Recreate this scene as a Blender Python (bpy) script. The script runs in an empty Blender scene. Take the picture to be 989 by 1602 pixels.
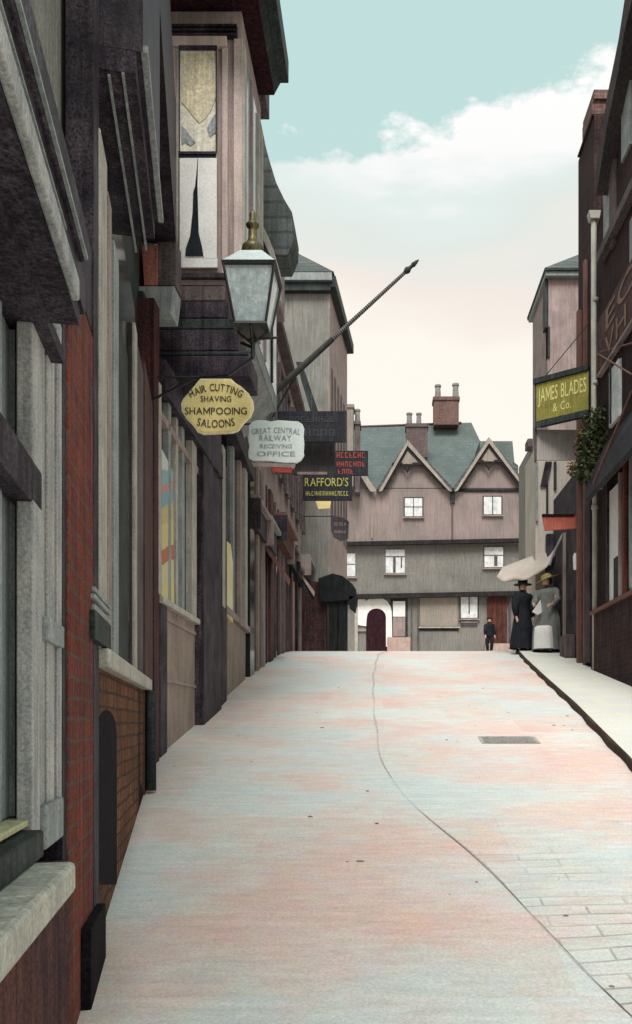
import bpy, math, random
from mathutils import Vector, Matrix
random.seed(7)
R = math.radians
scene = bpy.context.scene
F = 1300.0; VX = 600.0; VY = 1130.0; EYE = 1.6

# ---------------------------------------------------------------- camera
cam = bpy.data.cameras.new('camera'); camo = bpy.data.objects.new('camera', cam)
scene.collection.objects.link(camo); scene.camera = camo
camo.location = (0, 0, EYE); camo.rotation_euler = (R(90), 0, 0)
cam.sensor_fit = 'HORIZONTAL'; cam.sensor_width = 36; cam.lens = 36*F/989
cam.shift_x = (494.5-VX)/989; cam.shift_y = (VY-801)/989
cam.clip_start = .05; cam.clip_end = 3000

# ---------------------------------------------------------------- sky, sun, exposure
SUN_EL, SUN_AZ = 54, 183          # azimuth clockwise from +Y: behind the camera, to the left
w = bpy.data.worlds.new('World'); scene.world = w; w.use_nodes = True
nt = w.node_tree; nt.nodes.clear()
def N(nt, t, **k):
    n = nt.nodes.new(t)
    for a, b in k.items(): setattr(n, a, b)
    return n
def mathn(nt, op, a, b=None, clamp=False):
    n = nt.nodes.new('ShaderNodeMath'); n.operation = op; n.use_clamp = clamp
    for i, v in enumerate((a, b)):
        if v is None: continue
        if isinstance(v, (int, float)): n.inputs[i].default_value = v
        else: nt.links.new(v, n.inputs[i])
    return n.outputs[0]
def mixc(nt, f, a, b, mode='MIX'):
    n = nt.nodes.new('ShaderNodeMix'); n.data_type = 'RGBA'; n.blend_type = mode
    for i, v in ((0, f), (6, a), (7, b)):
        if isinstance(v, (int, float)): n.inputs[i].default_value = v
        elif isinstance(v, (tuple, list)): n.inputs[i].default_value = (v[0], v[1], v[2], 1)
        else: nt.links.new(v, n.inputs[i])
    return n.outputs[2]
def ramp(nt, fac, stops, interp='LINEAR'):
    n = nt.nodes.new('ShaderNodeValToRGB'); n.color_ramp.interpolation = interp
    e = n.color_ramp.elements
    while len(e) < len(stops): e.new(.5)
    for i, (p, c) in enumerate(stops):
        e[i].position = p; e[i].color = (c[0], c[1], c[2], 1) if isinstance(c, (tuple, list)) else (c, c, c, 1)
    nt.links.new(fac, n.inputs[0]); return n.outputs[0]
sky = N(nt, 'ShaderNodeTexSky', sky_type='NISHITA', sun_disc=False, sun_elevation=R(SUN_EL), sun_rotation=R(SUN_AZ))
tc = N(nt, 'ShaderNodeTexCoord'); sep = N(nt, 'ShaderNodeSeparateXYZ')
nt.links.new(tc.outputs['Generated'], sep.inputs[0])
n1 = N(nt, 'ShaderNodeTexNoise'); n1.inputs['Scale'].default_value = 12; n1.inputs['Detail'].default_value = 9; n1.inputs['Roughness'].default_value = .62
mp = N(nt, 'ShaderNodeMapping'); mp.inputs['Scale'].default_value = (1, 1, 2.0)
nt.links.new(tc.outputs['Generated'], mp.inputs[0]); nt.links.new(mp.outputs[0], n1.inputs[0])
n2 = N(nt, 'ShaderNodeTexNoise'); n2.inputs['Scale'].default_value = 3.2; n2.inputs['Detail'].default_value = 5
mp2 = N(nt, 'ShaderNodeMapping'); mp2.inputs['Scale'].default_value = (1, 1, 4.0); mp2.inputs['Location'].default_value = (3, 1, 2)
nt.links.new(tc.outputs['Generated'], mp2.inputs[0]); nt.links.new(mp2.outputs[0], n2.inputs[0])
# cloud bank: everything below a ragged line that climbs to the right
rise = ramp(nt, mathn(nt, 'ADD', sep.outputs[0], .5), [(.40, 0.0), (.55, .12), (.585, .55), (.63, .85), (.75, 1.0)])
edge = mathn(nt, 'ADD', mathn(nt, 'MULTIPLY', rise, .042), .573)
edge = mathn(nt, 'ADD', edge, mathn(nt, 'MULTIPLY', mathn(nt, 'SUBTRACT', n1.outputs[0], .5), .12))
mask = mathn(nt, 'DIVIDE', mathn(nt, 'SUBTRACT', edge, sep.outputs[2]), .013, True)
blue = mixc(nt, .82, mixc(nt, 1.0, sky.outputs[0], (.1, .1, .1), 'MULTIPLY'), (.63, .87, .82))
zc = mathn(nt, 'ADD', sep.outputs[2], mathn(nt, 'MULTIPLY', mathn(nt, 'SUBTRACT', n2.outputs[0], .5), .21))
cl = ramp(nt, zc, [(.30, (1.0, .97, .87)), (.39, (1.0, .95, .87)), (.45, (.91, .83, .77)), (.50, (.78, .83, .79)), (.535, (.78, .86, .84)), (.56, (.98, .98, .97)), (.60, (1.0, 1.0, .99))])
skyc = mixc(nt, mask, blue, cl)
bg = N(nt, 'ShaderNodeBackground'); bg.inputs[1].default_value = 1.0
wo = N(nt, 'ShaderNodeOutputWorld'); nt.links.new(skyc, bg.inputs[0]); nt.links.new(bg.outputs[0], wo.inputs[0])

sl = bpy.data.lights.new('sun', 'SUN'); sl.energy = 3.8; sl.angle = R(28); sl.color = (1, .97, .93)
so = bpy.data.objects.new('sun', sl); scene.collection.objects.link(so)
az = R(SUN_AZ); el = R(SUN_EL)
sd = Vector((math.sin(az)*math.cos(el), math.cos(az)*math.cos(el), math.sin(el)))
so.rotation_euler = sd.to_track_quat('Z', 'Y').to_euler()
scene.view_settings.view_transform = 'Standard'; scene.view_settings.look = 'None'
scene.view_settings.exposure = 0.0; scene.view_settings.gamma = 1; scene.view_settings.use_curve_mapping = False

# ---------------------------------------------------------------- materials
MC = {}
def mat(name, c, c2=None, rough=.8, scale=2.5, grain=.35, gscale=55, bump=.15, brick=None, spec=.12, metal=0, stripes=None):
    """mottled weathered surface: large patches between c and c2, fine grain, optional brick or board pattern"""
    if name in MC: return MC[name]
    m = bpy.data.materials.new(name); m.use_nodes = True; t = m.node_tree
    b = t.nodes['Principled BSDF']; b.inputs['Roughness'].default_value = rough; b.inputs['Metallic'].default_value = metal
    b.inputs['Specular IOR Level'].default_value = spec
    co = N(t, 'ShaderNodeTexCoord').outputs['Object']
    a = N(t, 'ShaderNodeTexNoise'); a.inputs['Scale'].default_value = scale; a.inputs['Detail'].default_value = 6; a.inputs['Roughness'].default_value = .65
    t.links.new(co, a.inputs[0])
    f = ramp(t, a.outputs[0], [(.32, 0.0), (.68, 1.0)])
    if c2 is None: c2 = tuple(v*.7 for v in c)
    col = mixc(t, f, c2, c)
    height = a.outputs[0]
    if brick:
        ax, bw, bh, mc, mf = brick          # axis, brick width, height, mortar colour, brick shade variation
        s = N(t, 'ShaderNodeSeparateXYZ'); t.links.new(co, s.inputs[0])
        cb = N(t, 'ShaderNodeCombineXYZ')
        if ax == 'y': t.links.new(s.outputs[1], cb.inputs[0]); t.links.new(s.outputs[2], cb.inputs[1])
        elif ax == 'x': t.links.new(s.outputs[0], cb.inputs[0]); t.links.new(s.outputs[2], cb.inputs[1])
        else:
            t.links.new(s.outputs[0], cb.inputs[0]); t.links.new(mathn(t, 'ADD', s.outputs[1], mathn(t, 'MULTIPLY', s.outputs[0], -.12)), cb.inputs[1])
        wn = N(t, 'ShaderNodeTexNoise'); wn.inputs['Scale'].default_value = 6; t.links.new(co, wn.inputs[0])
        va = N(t, 'ShaderNodeVectorMath', operation='MULTIPLY_ADD'); t.links.new(wn.outputs[1], va.inputs[0])
        va.inputs[1].default_value = (.03, .03, .03); t.links.new(cb.outputs[0], va.inputs[2])
        br = N(t, 'ShaderNodeTexBrick'); t.links.new(va.outputs[0], br.inputs[0])
        br.inputs['Scale'].default_value = 1; br.inputs['Brick Width'].default_value = bw; br.inputs['Row Height'].default_value = bh
        br.inputs['Mortar Size'].default_value = .12*bh; br.inputs['Mortar Smooth'].default_value = .3
        br.inputs['Color1'].default_value = (1, 1, 1, 1); br.inputs['Color2'].default_value = (mf, mf, mf, 1); br.inputs['Mortar'].default_value = (1, 1, 1, 1)
        col = mixc(t, 1.0, col, br.outputs[0], 'MULTIPLY')
        col = mixc(t, mathn(t, 'MULTIPLY', br.outputs[1], .8), col, mc)
        height = mathn(t, 'SUBTRACT', height, mathn(t, 'MULTIPLY', br.outputs[1], .6))
    if grain:
        g = N(t, 'ShaderNodeTexNoise'); g.inputs['Scale'].default_value = gscale; g.inputs['Detail'].default_value = 3; g.inputs['Roughness'].default_value = .8
        t.links.new(co, g.inputs[0])
        gv = ramp(t, g.outputs[0], [(.33, max(0, 1-grain)), (.67, 1+grain)])
        col = mixc(t, 1.0, col, gv, 'MULTIPLY')
        if grain > .13 and not (brick and brick[0] == 'z'):       # rain streaks and soot running down the surface
            ms = N(t, 'ShaderNodeMapping'); ms.inputs['Scale'].default_value = (9, 9, .55); t.links.new(co, ms.inputs[0])
            k = N(t, 'ShaderNodeTexNoise'); k.inputs['Scale'].default_value = 2.6; k.inputs['Detail'].default_value = 5; k.inputs['Roughness'].default_value = .7
            t.links.new(ms.outputs[0], k.inputs[0]); col = mixc(t, 1.0, col, ramp(t, k.outputs[0], [(.34, max(.45, 1-grain)), (.66, 1+grain*.45)]), 'MULTIPLY')
        # faint colour drift
        h = mixc(t, .12*min(1, grain*2), col, mixc(t, 1.0, g.outputs[1], col, 'MULTIPLY')); col = h
    t.links.new(col, b.inputs['Base Color'])
    if bump:
        bp = N(t, 'ShaderNodeBump'); bp.inputs['Strength'].default_value = bump; bp.inputs['Distance'].default_value = .02
        t.links.new(height, bp.inputs['Height']); t.links.new(bp.outputs[0], b.inputs['Normal'])
    MC[name] = m; return m
dark    = mat('dark_paint', (.082,.064,.08), (.014,.011,.018), .6, 3, .95, 85)
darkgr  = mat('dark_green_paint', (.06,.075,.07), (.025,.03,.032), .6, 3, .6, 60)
fasciam = mat('black_fascia_paint', (.06,.045,.058), (.018,.015,.022), .5, 4, .8, 70)
cream   = mat('weathered_cream_paint', (.52,.47,.41), (.34,.32,.29), .7, 6, .25, 90)
greycr  = mat('grey_cream_paint', (.50,.48,.455), (.33,.34,.345), .7, 5, .35, 110)
palegr  = mat('pale_grey_paint', (.38,.40,.39), (.23,.255,.26), .7, 5, .28, 80)
mauve   = mat('mauve_grey_paint', (.43,.325,.305), (.27,.22,.21), .8, 2.5, .28, 70)
mauved  = mat('dull_mauve_paint', (.19,.145,.145), (.09,.075,.08), .8, 3, .45, 60)
greyblu = mat('grey_blue_glass', (.38,.42,.425), (.23,.265,.275), .22, 1.5, .2, 70, .05, spec=.5)
glass   = mat('dark_window_glass', (.035,.042,.05), (.015,.018,.022), .12, 1.2, .3, 60, .03, spec=.5)
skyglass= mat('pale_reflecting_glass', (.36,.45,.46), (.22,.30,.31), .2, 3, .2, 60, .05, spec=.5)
redbr   = mat('red_brick_pier', (.24,.055,.035), (.13,.05,.04), .85, 2.2, .45, 70, .3, brick=('y', .22, .075, (.12,.08,.07), .8))
brownbr = mat('brown_brick_riser', (.26,.115,.06), (.14,.07,.042), .9, 2.5, .5, 60, .4, brick=('y', .22, .075, (.05,.035,.03), .7))
darkbr  = mat('sooty_brick', (.085,.042,.038), (.04,.028,.032), .9, 2, .55, 55, .35, brick=('y', .22, .075, (.055,.04,.04), .75))
darkbrx = mat('sooty_brick_end', (.085,.042,.038), (.04,.028,.032), .9, 2, .55, 55, .35, brick=('x', .22, .075, (.055,.04,.04), .75))
chimbr  = mat('chimney_brick', (.235,.135,.115), (.155,.10,.09), .9, 2, .3, 30, .3, brick=('x', .24, .08, (.25,.17,.15), .7))
tan     = mat('tan_panel_paint', (.38,.30,.25), (.27,.215,.18), .7, 3, .3, 80)
stone   = mat('pale_stone_sill', (.58,.54,.46), (.38,.37,.33), .85, 5, .25, 60)
yellsill= mat('yellowed_sill', (.66,.62,.36), (.5,.48,.29), .8, 6, .25, 60)
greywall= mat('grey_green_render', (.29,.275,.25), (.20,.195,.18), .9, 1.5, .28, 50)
slate   = mat('grey_green_slate', (.155,.18,.172), (.105,.127,.124), .85, 1.2, .25, 30, .2, brick=('x', .35, .22, (.105,.13,.125), .92))
slatey  = mat('grey_slate_side', (.16,.17,.165), (.09,.105,.105), .8, 1.5, .3, 40, .3, brick=('y', .3, .2, (.06,.07,.07), .8))
plaster = mat('mauve_plaster', (.37,.285,.265), (.235,.20,.19), .9, .55, .22, 26, .1)
plasterg= mat('grey_plaster', (.265,.245,.225), (.18,.175,.16), .9, .5, .25, 26, .1)
plastero= mat('ochre_grey_plaster', (.36,.30,.255), (.26,.235,.21), .9, .6, .22, 26, .1)
beam    = mat('black_timber', (.045,.04,.04), (.02,.018,.02), .8, 4, .5, 40)
verge   = mat('pale_bargeboard', (.46,.39,.345), (.30,.26,.235), .8, 3, .2, 40)
whitep  = mat('white_paint', (.88,.86,.83), (.72,.71,.69), .7, 4, .12, 40)
curtain = mat('lace_curtain', (.88,.87,.85), (.56,.58,.60), .9, 5, .15, 40)
brown   = mat('red_brown_door', (.16,.05,.035), (.08,.032,.028), .7, 4, .5, 40)
maroon  = mat('maroon_darkness', (.05,.015,.02), (.022,.01,.016), .9, 5, .6, 40)
iron    = mat('black_iron', (.03,.03,.032), (.015,.015,.018), .5, 8, .4, 60, spec=.5)
brass   = mat('tarnished_brass', (.22,.17,.055), (.07,.065,.035), .45, 20, .4, 80, spec=.5, metal=.3)
lampgl  = mat('milky_lamp_glass', (.85,.93,.93), (.68,.80,.81), .15, 9, .12, 60, .05, spec=.5)
lampdk  = mat('clear_lamp_glass', (.66,.73,.73), (.36,.44,.46), .12, 11, .18, 60, .05, spec=.5)
yellow  = mat('cream_yellow_enamel', (.92,.76,.34), (.78,.64,.28), .6, 5, .12, 60, .05)
yelrim  = mat('yellow_rim', (.92,.83,.52), (.8,.7,.4), .6, 5, .15, 60, .05)
white2  = mat('blue_white_enamel', (.78,.85,.83), (.64,.72,.71), .6, 5, .1, 60, .05)
inkd    = mat('black_lettering', (.05,.05,.05), (.03,.03,.03), .7, 20, .2, 60, 0)
inkg    = mat('faded_grey_lettering', (.27,.30,.32), (.38,.42,.43), .7, 30, .2, 60, 0)
inkr    = mat('red_lettering', (.52,.10,.07), (.30,.06,.05), .7, 20, .3, 60, 0)
inky    = mat('yellow_lettering', (.55,.50,.13), (.34,.34,.10), .7, 20, .25, 60, 0)
inkb    = mat('faint_brown_lettering', (.36,.22,.16), (.2,.12,.10), .7, 20, .3, 60, 0)
boardd  = mat('near_black_board', (.04,.04,.05), (.02,.02,.026), .6, 4, .7, 40)
boardg  = mat('slate_grey_board', (.10,.088,.096), (.065,.06,.068), .75, 3, .35, 40)
boardm  = mat('mauve_grey_board', (.50,.44,.42), (.38,.34,.32), .8, 3, .22, 60)
olive   = mat('olive_yellow_board', (.36,.32,.075), (.23,.21,.06), .7, 4, .25, 50)
redbd   = mat('faded_red_board', (.66,.20,.14), (.48,.13,.10), .7, 4, .25, 50)
cloth   = mat('cream_canvas', (.56,.475,.41), (.44,.38,.335), .9, 3, .12, 50, .1)
blackcl = mat('black_canvas', (.03,.033,.035), (.016,.018,.02), .9, 4, .5, 50)
rod     = mat('rusty_awning_rod', (.25,.11,.09), (.15,.09,.08), .7, 8, .3, 60)
pipew   = mat('cream_painted_pipe', (.52,.49,.42), (.36,.34,.31), .6, 4, .2, 60)
skin    = mat('skin', (.62,.40,.32), (.52,.33,.27), .6, 8, .05, 60, 0)
gdress  = mat('grey_dress_cloth', (.26,.265,.25), (.17,.18,.175), .9, 6, .2, 70)
bdress  = mat('black_dress_cloth', (.03,.032,.04), (.016,.018,.024), .9, 6, .4, 60)
hair    = mat('dark_hair', (.05,.03,.02), (.02,.015,.01), .7, 20, .3, 80)
straw   = mat('straw_hat', (.42,.34,.13), (.28,.23,.09), .85, 20, .2, 80)
aqua    = mat('pale_aqua_cloth', (.50,.66,.64), (.38,.54,.52), .9, 6, .12, 60)
roadiron= mat('grey_iron_grate', (.50,.47,.44), (.38,.355,.335), .6, 10, .3, 40)
kerbm   = mat('dark_brown_kerb', (.10,.065,.05), (.05,.035,.03), .9, 3, .4, 40)
leafm   = mat('leaf_green', (.12,.14,.06), (.045,.06,.035), .8, 6, .4, 30, 0)
leafr   = mat('leaf_russet', (.26,.13,.05), (.16,.06,.04), .8, 6, .4, 30, 0)
potm    = mat('clay_chimney_pot', (.34,.32,.30), (.22,.21,.20), .9, 3, .25, 30)
stripe  = mat('pole_dark', (.07,.07,.06), (.04,.04,.038), .6, 6, .3, 50)
stripel = mat('pole_pale', (.40,.40,.36), (.28,.28,.26), .6, 6, .3, 50)

def postermat(name, cols, z0, z1):
    if name in MC: return MC[name]
    m = bpy.data.materials.new(name); m.use_nodes = True; t = m.node_tree; b = t.nodes['Principled BSDF']
    b.inputs['Roughness'].default_value = .6
    s = N(t, 'ShaderNodeSeparateXYZ'); t.links.new(N(t, 'ShaderNodeTexCoord').outputs['Object'], s.inputs[0])
    no = N(t, 'ShaderNodeTexNoise'); no.inputs['Scale'].default_value = 4
    v = mathn(t, 'DIVIDE', mathn(t, 'SUBTRACT', mathn(t, 'ADD', s.outputs[2], mathn(t, 'MULTIPLY', s.outputs[1], -.35)), z0), z1-z0)
    v = mathn(t, 'ADD', v, mathn(t, 'MULTIPLY', mathn(t, 'SUBTRACT', no.outputs[0], .5), .08))
    c = ramp(t, v, cols, 'CONSTANT'); t.links.new(c, b.inputs['Base Color'])
    MC[name] = m; return m

# ---------------------------------------------------------------- mesh helpers
ORG = {}
class MB:
    def __init__(s): s.v = []; s.f = []
    def add(s, vs, fs):
        k = len(s.v); s.v += [tuple(v) for v in vs]; s.f += [tuple(i+k for i in f) for f in fs]; return s
    def hexa(s, p):     # 8 points: bottom loop 0-3, top loop 4-7
        return s.add(p, [(3,2,1,0),(4,5,6,7),(0,1,5,4),(1,2,6,5),(2,3,7,6),(3,0,4,7)])
    def box(s, x0, x1, y0, y1, z0, z1):
        return s.hexa([(x0,y0,z0),(x1,y0,z0),(x1,y1,z0),(x0,y1,z0),(x0,y0,z1),(x1,y0,z1),(x1,y1,z1),(x0,y1,z1)])
    def prism(s, pts, d):       # polygon of 3D points extruded by vector d
        n = len(pts); a = [Vector(p) for p in pts]; b = [p+Vector(d) for p in a]
        return s.add(a+b, [tuple(range(n))[::-1], tuple(range(n, 2*n))] + [(i, (i+1)%n, (i+1)%n+n, i+n) for i in range(n)])
    def tube(s, pts, r, n=8, cap=True):
        pts = [Vector(p) for p in pts]; rs = r if isinstance(r, (list, tuple)) else [r]*len(pts)
        vs = []; up = None
        for i, p in enumerate(pts):
            d = (pts[min(i+1, len(pts)-1)]-pts[max(i-1, 0)]).normalized()
            ref = Vector((0,0,1)) if abs(d.z) < .9 else Vector((1,0,0))
            a = d.cross(ref).normalized(); b = d.cross(a)
            for k in range(n):
                t = 2*math.pi*k/n; vs.append(p+(a*math.cos(t)+b*math.sin(t))*rs[i])
        fs = [(i*n+k, i*n+(k+1)%n, (i+1)*n+(k+1)%n, (i+1)*n+k) for i in range(len(pts)-1) for k in range(n)]
        if cap: fs += [tuple(range(n))[::-1], tuple(range((len(pts)-1)*n, len(pts)*n))]
        return s.add(vs, fs)
    def lathe(s, c, prof, n=16, sx=1, sy=1, wob=0, ph=0):
        c = Vector(c); vs = []
        for r, z in prof:
            for k in range(n):
                t = 2*math.pi*k/n+ph; rr = r*(1+wob*math.sin(5*t+z*2)); vs.append(c+Vector((rr*math.cos(t)*sx, rr*math.sin(t)*sy, z)))
        m = len(prof)
        fs = [(i*n+k, i*n+(k+1)%n, (i+1)*n+(k+1)%n, (i+1)*n+k) for i in range(m-1) for k in range(n)]
        fs += [tuple(range(n))[::-1], tuple(range((m-1)*n, m*n))]
        return s.add(vs, fs)
    def build(s, name, m, parent=None, label=None, smooth=False, bevel=0, sub=0):
        o0 = Vector(ORG.get(parent.name, (0,0,0))) if parent else Vector((0,0,0))
        me = bpy.data.meshes.new(name); me.from_pydata([Vector(v)-o0 for v in s.v], [], s.f); me.update()
        import bmesh
        bm = bmesh.new(); bm.from_mesh(me); bmesh.ops.recalc_face_normals(bm, faces=bm.faces); bm.to_mesh(me); bm.free()
        me.materials.append(m)
        if smooth:
            for p in me.polygons: p.use_smooth = True
        o = bpy.data.objects.new(name, me); scene.collection.objects.link(o)
        if parent: o.parent = parent
        ORG[o.name] = tuple(o0)
        if label: o['label'] = label
        if bevel:
            b = o.modifiers.new('bevel', 'BEVEL'); b.width = bevel; b.segments = 2; b.limit_method = 'ANGLE'
        if sub:
            b = o.modifiers.new('sub', 'SUBSURF'); b.levels = sub; b.render_levels = sub
        return o
def thing(name, label, cat, loc=(0,0,0), group=None):
    o = bpy.data.objects.new(name, None); scene.collection.objects.link(o); o.location = loc
    o.empty_display_size = .2; o['label'] = label; o['category'] = cat
    if group: o['group'] = group
    ORG[o.name] = tuple(loc); return o
def tag(o, label, cat, group=None):
    o['label'] = label; o['category'] = cat
    if group: o['group'] = group
    return o
def gz(y, x=0):     # height of the street
    if y < 17: return .17*y
    if y < 21:
        t = (y-17)/4; return .17*17 + 4*(.17*t + (.084-.17)*t*t/2)
    if y < 48: return gz(20.999)+.084*(y-21)
    return gz(47.99)
def P(px, py, d): return Vector(((px-VX)/F*d, d, EYE+(VY-py)/F*d))
def KX(px): return (px-VX)/F
def ZZ(py, d): return EYE+(VY-py)/F*d
class Facade:
    """a vertical wall plane along the street; px are columns of the survey view, o is the distance in front of the wall"""
    def __init__(s, p0, p1):
        s.p0 = Vector((p0[0], p0[1])); s.p1 = Vector((p1[0], p1[1])); s.u = (s.p1-s.p0).normalized(); s.len = (s.p1-s.p0).length
        n = Vector((s.u.y, -s.u.x)); mid = (s.p0+s.p1)/2
        s.n = n if (n.x > 0) == (mid.x < 0.5) else -n
    def s_(s, px, o=0):
        k = KX(px); q = s.p0+s.n*o      # q.x+s u.x = k (q.y + s u.y)
        return (k*q.y-q.x)/(s.u.x-k*s.u.y)
    def at(s, t, o, z): p = s.p0+s.u*t+s.n*o; return Vector((p.x, p.y, z))
    def Y(s, px, o=0): return (s.p0+s.n*o+s.u*s.s_(px, o)).y
    def Z(s, px, py, o=0): return ZZ(py, s.Y(px, o))
    def sbox(s, mb, a, b, z0, z1, o0, o1):
        return mb.hexa([s.at(a,o0,z0), s.at(b,o0,z0), s.at(b,o1,z0), s.at(a,o1,z0), s.at(a,o0,z1), s.at(b,o0,z1), s.at(b,o1,z1), s.at(a,o1,z1)])
    def box(s, mb, px0, px1, z0, z1, o0, o1):
        return s.sbox(mb, s.s_(px0, o1), s.s_(px1, o1), z0, z1, o0, o1)
    def gbox(s, mb, a, b, z1, o0, o1, by='px', sink=.1):    # box standing on the sloping street
        if by == 'px': a, b = s.s_(a, o1), s.s_(b, o1)
        za = gz(s.at(a, 0, 0).y)-sink; zb = gz(s.at(b, 0, 0).y)-sink
        return mb.hexa([s.at(a,o0,za), s.at(b,o0,zb), s.at(b,o1,zb), s.at(a,o1,za), s.at(a,o0,z1), s.at(b,o0,z1), s.at(b,o1,z1), s.at(a,o1,z1)])
    def poly(s, mb, pts, o0, o1):
        f = []
        for px, py in pts:
            t = s.s_(px, o1); f.append(s.at(t, o1, ZZ(py, s.at(t, o1, 0).y)))
        d = Vector((s.n.x, s.n.y, 0))*(o0-o1)
        return mb.prism(f, d)

# text ------------------------------------------------------------
_tc = {}
def glyph(ch):
    if ch == 'M':        # drawn by hand: the font's outline fills badly
        return ([Vector((x, y, 0)) for x, y in ((0,0),(.1,0),(.1,.7),(0,.7),(.6,0),(.7,0),(.7,.7),(.6,.7),(.1,.5),(.35,.08),(.35,.28),(.6,.5))],
                [(0,1,8,2,3),(4,5,6,7,11),(2,8,9,10),(10,9,11,7)], 0, .7)
    if ch in _tc: return _tc[ch]
    c = bpy.data.curves.new('glyph', 'FONT'); c.body = ch; c.size = 1; c.extrude = 0; c.offset = .006; c.resolution_u = 3
    o = bpy.data.objects.new('glyph', c); scene.collection.objects.link(o)
    bpy.context.view_layer.update()
    me = bpy.data.meshes.new_from_object(o.evaluated_get(bpy.context.evaluated_depsgraph_get()))
    vs = [Vector(v.co) for v in me.vertices]; fs = [tuple(p.vertices) for p in me.polygons]
    x0 = min((v.x for v in vs), default=0); x1 = max((v.x for v in vs), default=.3)
    bpy.data.objects.remove(o); bpy.data.curves.remove(c); bpy.data.meshes.remove(me)
    _tc[ch] = (vs, fs, x0, x1); return _tc[ch]
def lettering(txt, O, U, V, Nn, width, height, m, parent, arc=0, name='lettering', thick=.004):
    """one line of raised letters centred on O, in the plane of U (along) and V (up); arc bends it"""
    O, U, V, Nn = Vector(O), Vector(U).normalized(), Vector(V).normalized(), Vector(Nn).normalized()
    adv = []; x = 0; gap = .09
    for ch in txt:
        if ch == ' ': adv.append((x, 0)); x += .38; continue
        vs, fs, a, b = glyph(ch); adv.append((x, b-a)); x += b-a+gap
    tot = x-gap; sx = width/tot; sy = height/.70
    mb = MB()
    for ch, (cx, wd) in zip(txt, adv):
        if ch == ' ': continue
        vs, fs, a, b = glyph(ch)
        mid = (cx+wd/2-tot/2)*sx; ang = mid/width*arc; yo = -abs(arc)*width*(mid/width)**2*.5*(1 if arc > 0 else -1)
        ca, sa = math.cos(-ang), math.sin(-ang); pts = []
        for v in vs:
            lx = (v.x-a-wd/2)*sx; ly = (v.y-.35)*sy
            rx = lx*ca-ly*sa; ry = lx*sa+ly*ca
            pts.append(O+U*(mid+rx)+V*(yo+ry)+Nn*thick)
        mb.add(pts, fs)
    return mb.build(name, m, parent)
def strokes(O, U, V, Nn, width, height, count, m, parent, seed, name='worn_lettering'):
    """worn lettering that can no longer be read: a row of short upright and cross strokes"""
    rnd = random.Random(seed); O, U, V, Nn = Vector(O), Vector(U).normalized(), Vector(V).normalized(), Vector(Nn).normalized(); mb = MB()
    cw = width/count
    for i in range(count):
        cx = -width/2+cw*(i+.5)
        def bar(a, b, c, d):
            q = [O+U*(cx+a*cw)+V*(b*height)+Nn*.003, O+U*(cx+c*cw)+V*(b*height)+Nn*.003, O+U*(cx+c*cw)+V*(d*height)+Nn*.003, O+U*(cx+a*cw)+V*(d*height)+Nn*.003]
            mb.prism(q, Nn*.003)
        k = rnd.choice([0,1,2,3])
        bar(-.36, -.5, -.18, .5)
        if k in (0,1): bar(.16, -.5, .34, .5)
        if k in (0,3): bar(-.17, .32, .15, .5)
        if k in (1,2): bar(-.17, -.1, .15, .08)
        if k in (2,3): bar(-.17, -.5, .3, -.32)
    return mb.build(name, m, parent)

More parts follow.
